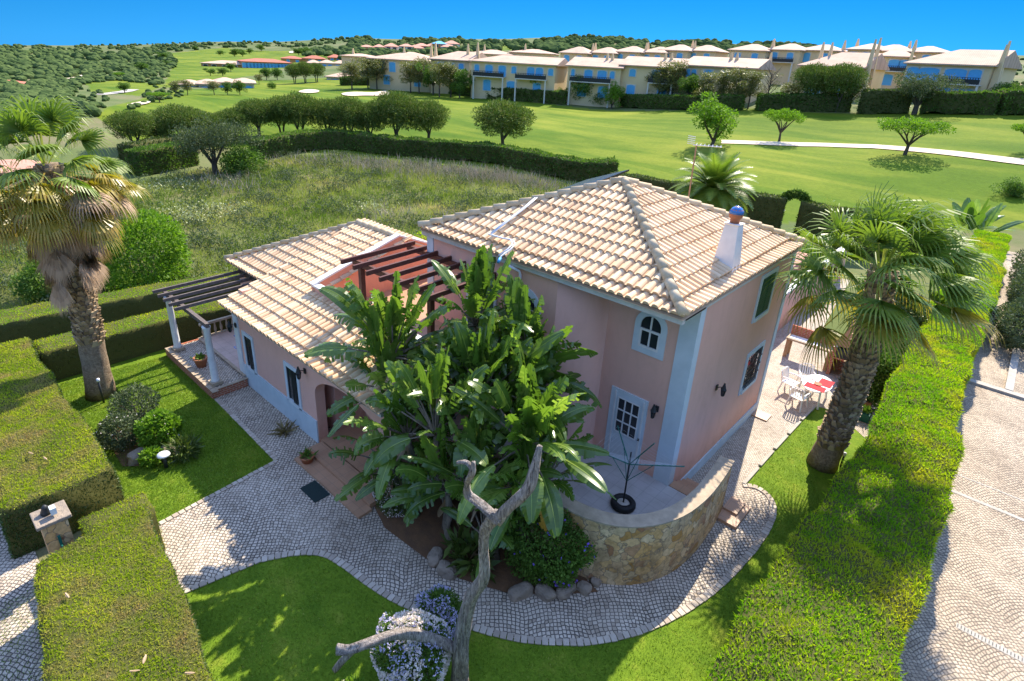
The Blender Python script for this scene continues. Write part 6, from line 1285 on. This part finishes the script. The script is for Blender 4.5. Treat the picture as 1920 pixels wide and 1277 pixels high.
# ---------------------------------------------------------------- scrub woodland on the hills and wild grass
def woodland():
    bm=bmesh.new();bmesh.ops.create_icosphere(bm,subdivisions=2,radius=1);S=np.array([v.co[:] for v in bm.verts]);FF=np.array([[v.index for v in f.verts] for f in bm.faces]);bm.free()
    regs=[([(-60,70),(0,86),(200,80),(420,78),(640,70),(640,86),(420,88),(310,97),(330,115),(300,160),(230,150),(160,155),(120,180),(180,215),(60,235),(-60,230)],2300,(2.2,5.5)),
          ([(640,70),(860,66),(880,80),(1000,78),(1100,64),(1180,66),(1400,78),(1600,84),(1600,100),(1040,100),(1000,92),(870,100),(640,110)],1300,(3,8)),
          ([(640,100),(690,98),(690,108),(640,112)],60,(3,6)),([(560,96),(640,88),(640,103),(560,104)],60,(3,7)),([(1880,80),(1990,90),(1990,200),(1900,180),(1885,130)],160,(1.5,3)),([(240,205),(290,160),(340,165),(350,180),(280,190)],50,(1.5,3)),([(40,150),(180,165),(215,195),(60,240)],120,(1.5,3))]
    Vs=[];Ts=[];rg=np.random.default_rng(5)
    for poly,n,(s0,s1) in regs:
        xs=[p[0] for p in poly];ys=[p[1] for p in poly];k=0;tries=0
        while k<n and tries<n*12:
            tries+=1;px=rg.uniform(min(xs),max(xs));py=rg.uniform(min(ys),max(ys))
            if not pip(np.array([px]),np.array([py]),poly)[0]:continue
            if snoise(np.array([px*.05,py*.16,0]),1.0,2)<-.6 : continue
            P,d=hit(px,py+2,60)
            if d>1500:continue
            s=rg.uniform(s0,s1)*min(1,max(.3,d/500));k+=1
            q=S*(1+.10*rg.normal(0,1,(len(S),1)))*[s*.5*rg.uniform(.9,1.4),s*.5*rg.uniform(.9,1.4),s*.42]+P+[0,0,s*.25];Vs.append(q[FF].reshape(-1,3));Ts.append(np.full(len(FF),rg.random()*.7)+rg.random(len(FF))*.3)
    tag(npmesh('scrub_woodland',np.concatenate(Vs),3,np.concatenate(Ts),'scrub_leaf'),kind='stuff')
woodland()
FIELD=[(-22.4,-30),(-22.4,-9),(-21.2,-1.2),(-20.6,5),(-20.8,16),(-21.0,27),(-24,32)]+[tuple(np.array(p)*[1,1]) for p in hp([(1060,346),(930,318),(780,306),(640,290),(540,296),(480,308),(370,322),(260,345)])]+[(-60,-5),(-60,-30)]
def wild():
    ground_sheet('field',[(p[0],p[1]) for p in FIELD],.004,'field')
    rg=np.random.default_rng(9);fx=[p[0] for p in FIELD];fy=[p[1] for p in FIELD]
    X=rg.uniform(min(fx),max(fx),110000);Y=rg.uniform(min(fy),max(fy),110000);k=pip(X,Y,FIELD);X=X[k];Y=Y[k];P=np.stack([X,Y,0*X],1)
    s=.5+.5*snoise(P,.28,3);m=rg.random(len(P))<.12+.88*np.clip(s+.25*snoise(P,1.3,6),0,1);P=P[m];s=s[m];n=len(P);Pc=np.repeat(P,2,0)+rg.normal(0,.12,(2*n,3))*[1,1,0];sc=np.repeat(.5+.9*np.clip(s,0,1),2)[:,None]
    N=unit(rg.normal(0,.45,Pc.shape)+[0,0,1]);V,_=leaves(Pc,N,.42,.045,.2);T=np.clip(.42+.6*snoise(Pc,.35,8)+.25*snoise(Pc,1.4,2)+rg.normal(0,.15,len(Pc)),0,1)
    tag(npmesh('wild_grass',V,4,T,'grass_blade'),kind='stuff')
    # low rounded scrub clumps in the same field
    Vs=[];Ts=[]
    for i in range(1100):
        x=rg.uniform(min(fx),max(fx));y=rg.uniform(min(fy),max(fy))
        if not pip(np.array([x]),np.array([y]),FIELD)[0]:continue
        r=rg.uniform(.25,.95);P,U=blob_pts((x,y,r*.35),(r,r,r*.55),int(150*r+50));V,T=leaves(P,U,.18,.06,.8);Vs.append(V);Ts.append(T*.5+rg.random()*.4)
    tag(npmesh('field_scrub',np.concatenate(Vs),4,np.concatenate(Ts),'olive_leaf'),kind='stuff')
    Vs=[]
    for cx,cy,R in [tuple(onz(px,py)[:2])+(r,) for px,py,r in ((325,352,1.2),(345,400,1.2),(380,405,1.0),(410,400,1.0),(640,470,.8),(360,415,.8),(700,395,.9))]:
        n=260;P=np.c_[cx+rg.normal(0,R,n),cy+rg.normal(0,R,n),rg.uniform(.2,.45,n)];V,T=leaves(P,np.tile([[0,0,1.]],(n,1)),.12,.12,1.0);Vs.append(V)
    tag(npmesh('field_flowers',np.concatenate(Vs),4,.5,'petal_cream'),kind='stuff')
leafmat('petal_cream',(.40,.42,.18),(.55,.55,.30),None,.2)
wild()
def lawn_blades():
    rg=np.random.default_rng(4);P=[]
    def sc(poly,n,ex=[]):
        xs=[p[0] for p in poly];ys=[p[1] for p in poly];X=rg.uniform(min(xs),max(xs),n);Y=rg.uniform(min(ys),max(ys),n);k=pip(X,Y,poly)
        for e in ex:k&=~pip(X,Y,e)
        return np.c_[X[k],Y[k],np.zeros(k.sum())]
    P=np.concatenate([sc([(-8.3,-14),(3.2,-14),(3.2,2.5),(1.4,8),(1.3,2.4),(-8.3,-5)],240000,[cob,[(0,.4),(1.22,1.2),(1.25,4.6),(1.33,6.9),(1.44,8.3),(-4,6.6)],[(-5.4,-5.6),(2.2,-2.5),(1,1),(-5,-1)]]),sc([(-17.3,-9.8),(-8.3,-9.8),(-8.7,-6.3),(-17,-6.3)],90000)])
    N=unit(rg.normal(0,.55,P.shape)+[0,0,1]);V,_=leaves(P,N,.045,.011,.2);T=np.clip(.35+.35*snoise(P,.8,3)+.25*snoise(P,4.5,7)+rg.normal(0,.22,len(P)),0,1);tag(npmesh('lawn_grass',V,4,T,'lawn_blade'),kind='stuff')
lawn_blades()
def dry_brush():
    rg=np.random.default_rng(8);Ps=[]
    for px,py,r,n in ((760,318,3,500),(820,325,3,600),(880,330,3,700),(925,335,2.5,700),(960,342,2.5,500),(700,318,2.5,400),(650,308,2.5,300),(560,305,3,300),(430,350,2.5,250),(1010,352,2,300),(870,420,1.5,120),(720,410,1.5,120)):
        c=onz(px,py);Ps.append(np.c_[c[0]+rg.normal(0,r,n),c[1]+rg.normal(0,r*.6,n),np.zeros(n)])
    P=np.concatenate(Ps);P=P[pip(P[:,0],P[:,1],FIELD)];V,T=leaves(P,unit(rg.normal(0,.3,P.shape)+[0,0,1]),1.0,.035,.25);tag(npmesh('dry_brush',V,4,T,'dry_twig'),kind='stuff')
dry_brush()
for px,py,az,l in ((54,848,.4,'dry pale leaf lying on the square left hedge, left one of two'),(82,857,.2,'dry pale leaf lying on the square left hedge, nearer the corner'),(123,1112,.1,'small dry leaf at the street side of the lower left hedge'),(274,1228,-.6,'curled dry leaf in the middle of the lower left hedge top'),(347,1262,.8,'long dry leaf lying at the bottom end of the lower left hedge'),(243,1259,.9,'narrow dry leaf on the hedge at the bottom frame edge')):
    g=onz(px,py,1.40);t=empty('fallen_leaf',tuple(g),l,'leaf');Q=[];T=[];blade(Q,T,g,(math.cos(az),math.sin(az),.1),.15,.05,.3,.6,.4,8);npmesh('leaf_blade',np.array(Q).reshape(-1,3),4,np.array(T)*.4+.5,'palm_frond_dead',t,tuple(g))
for o in bpy.data.objects:
    if '_o' in o: del o['_o']
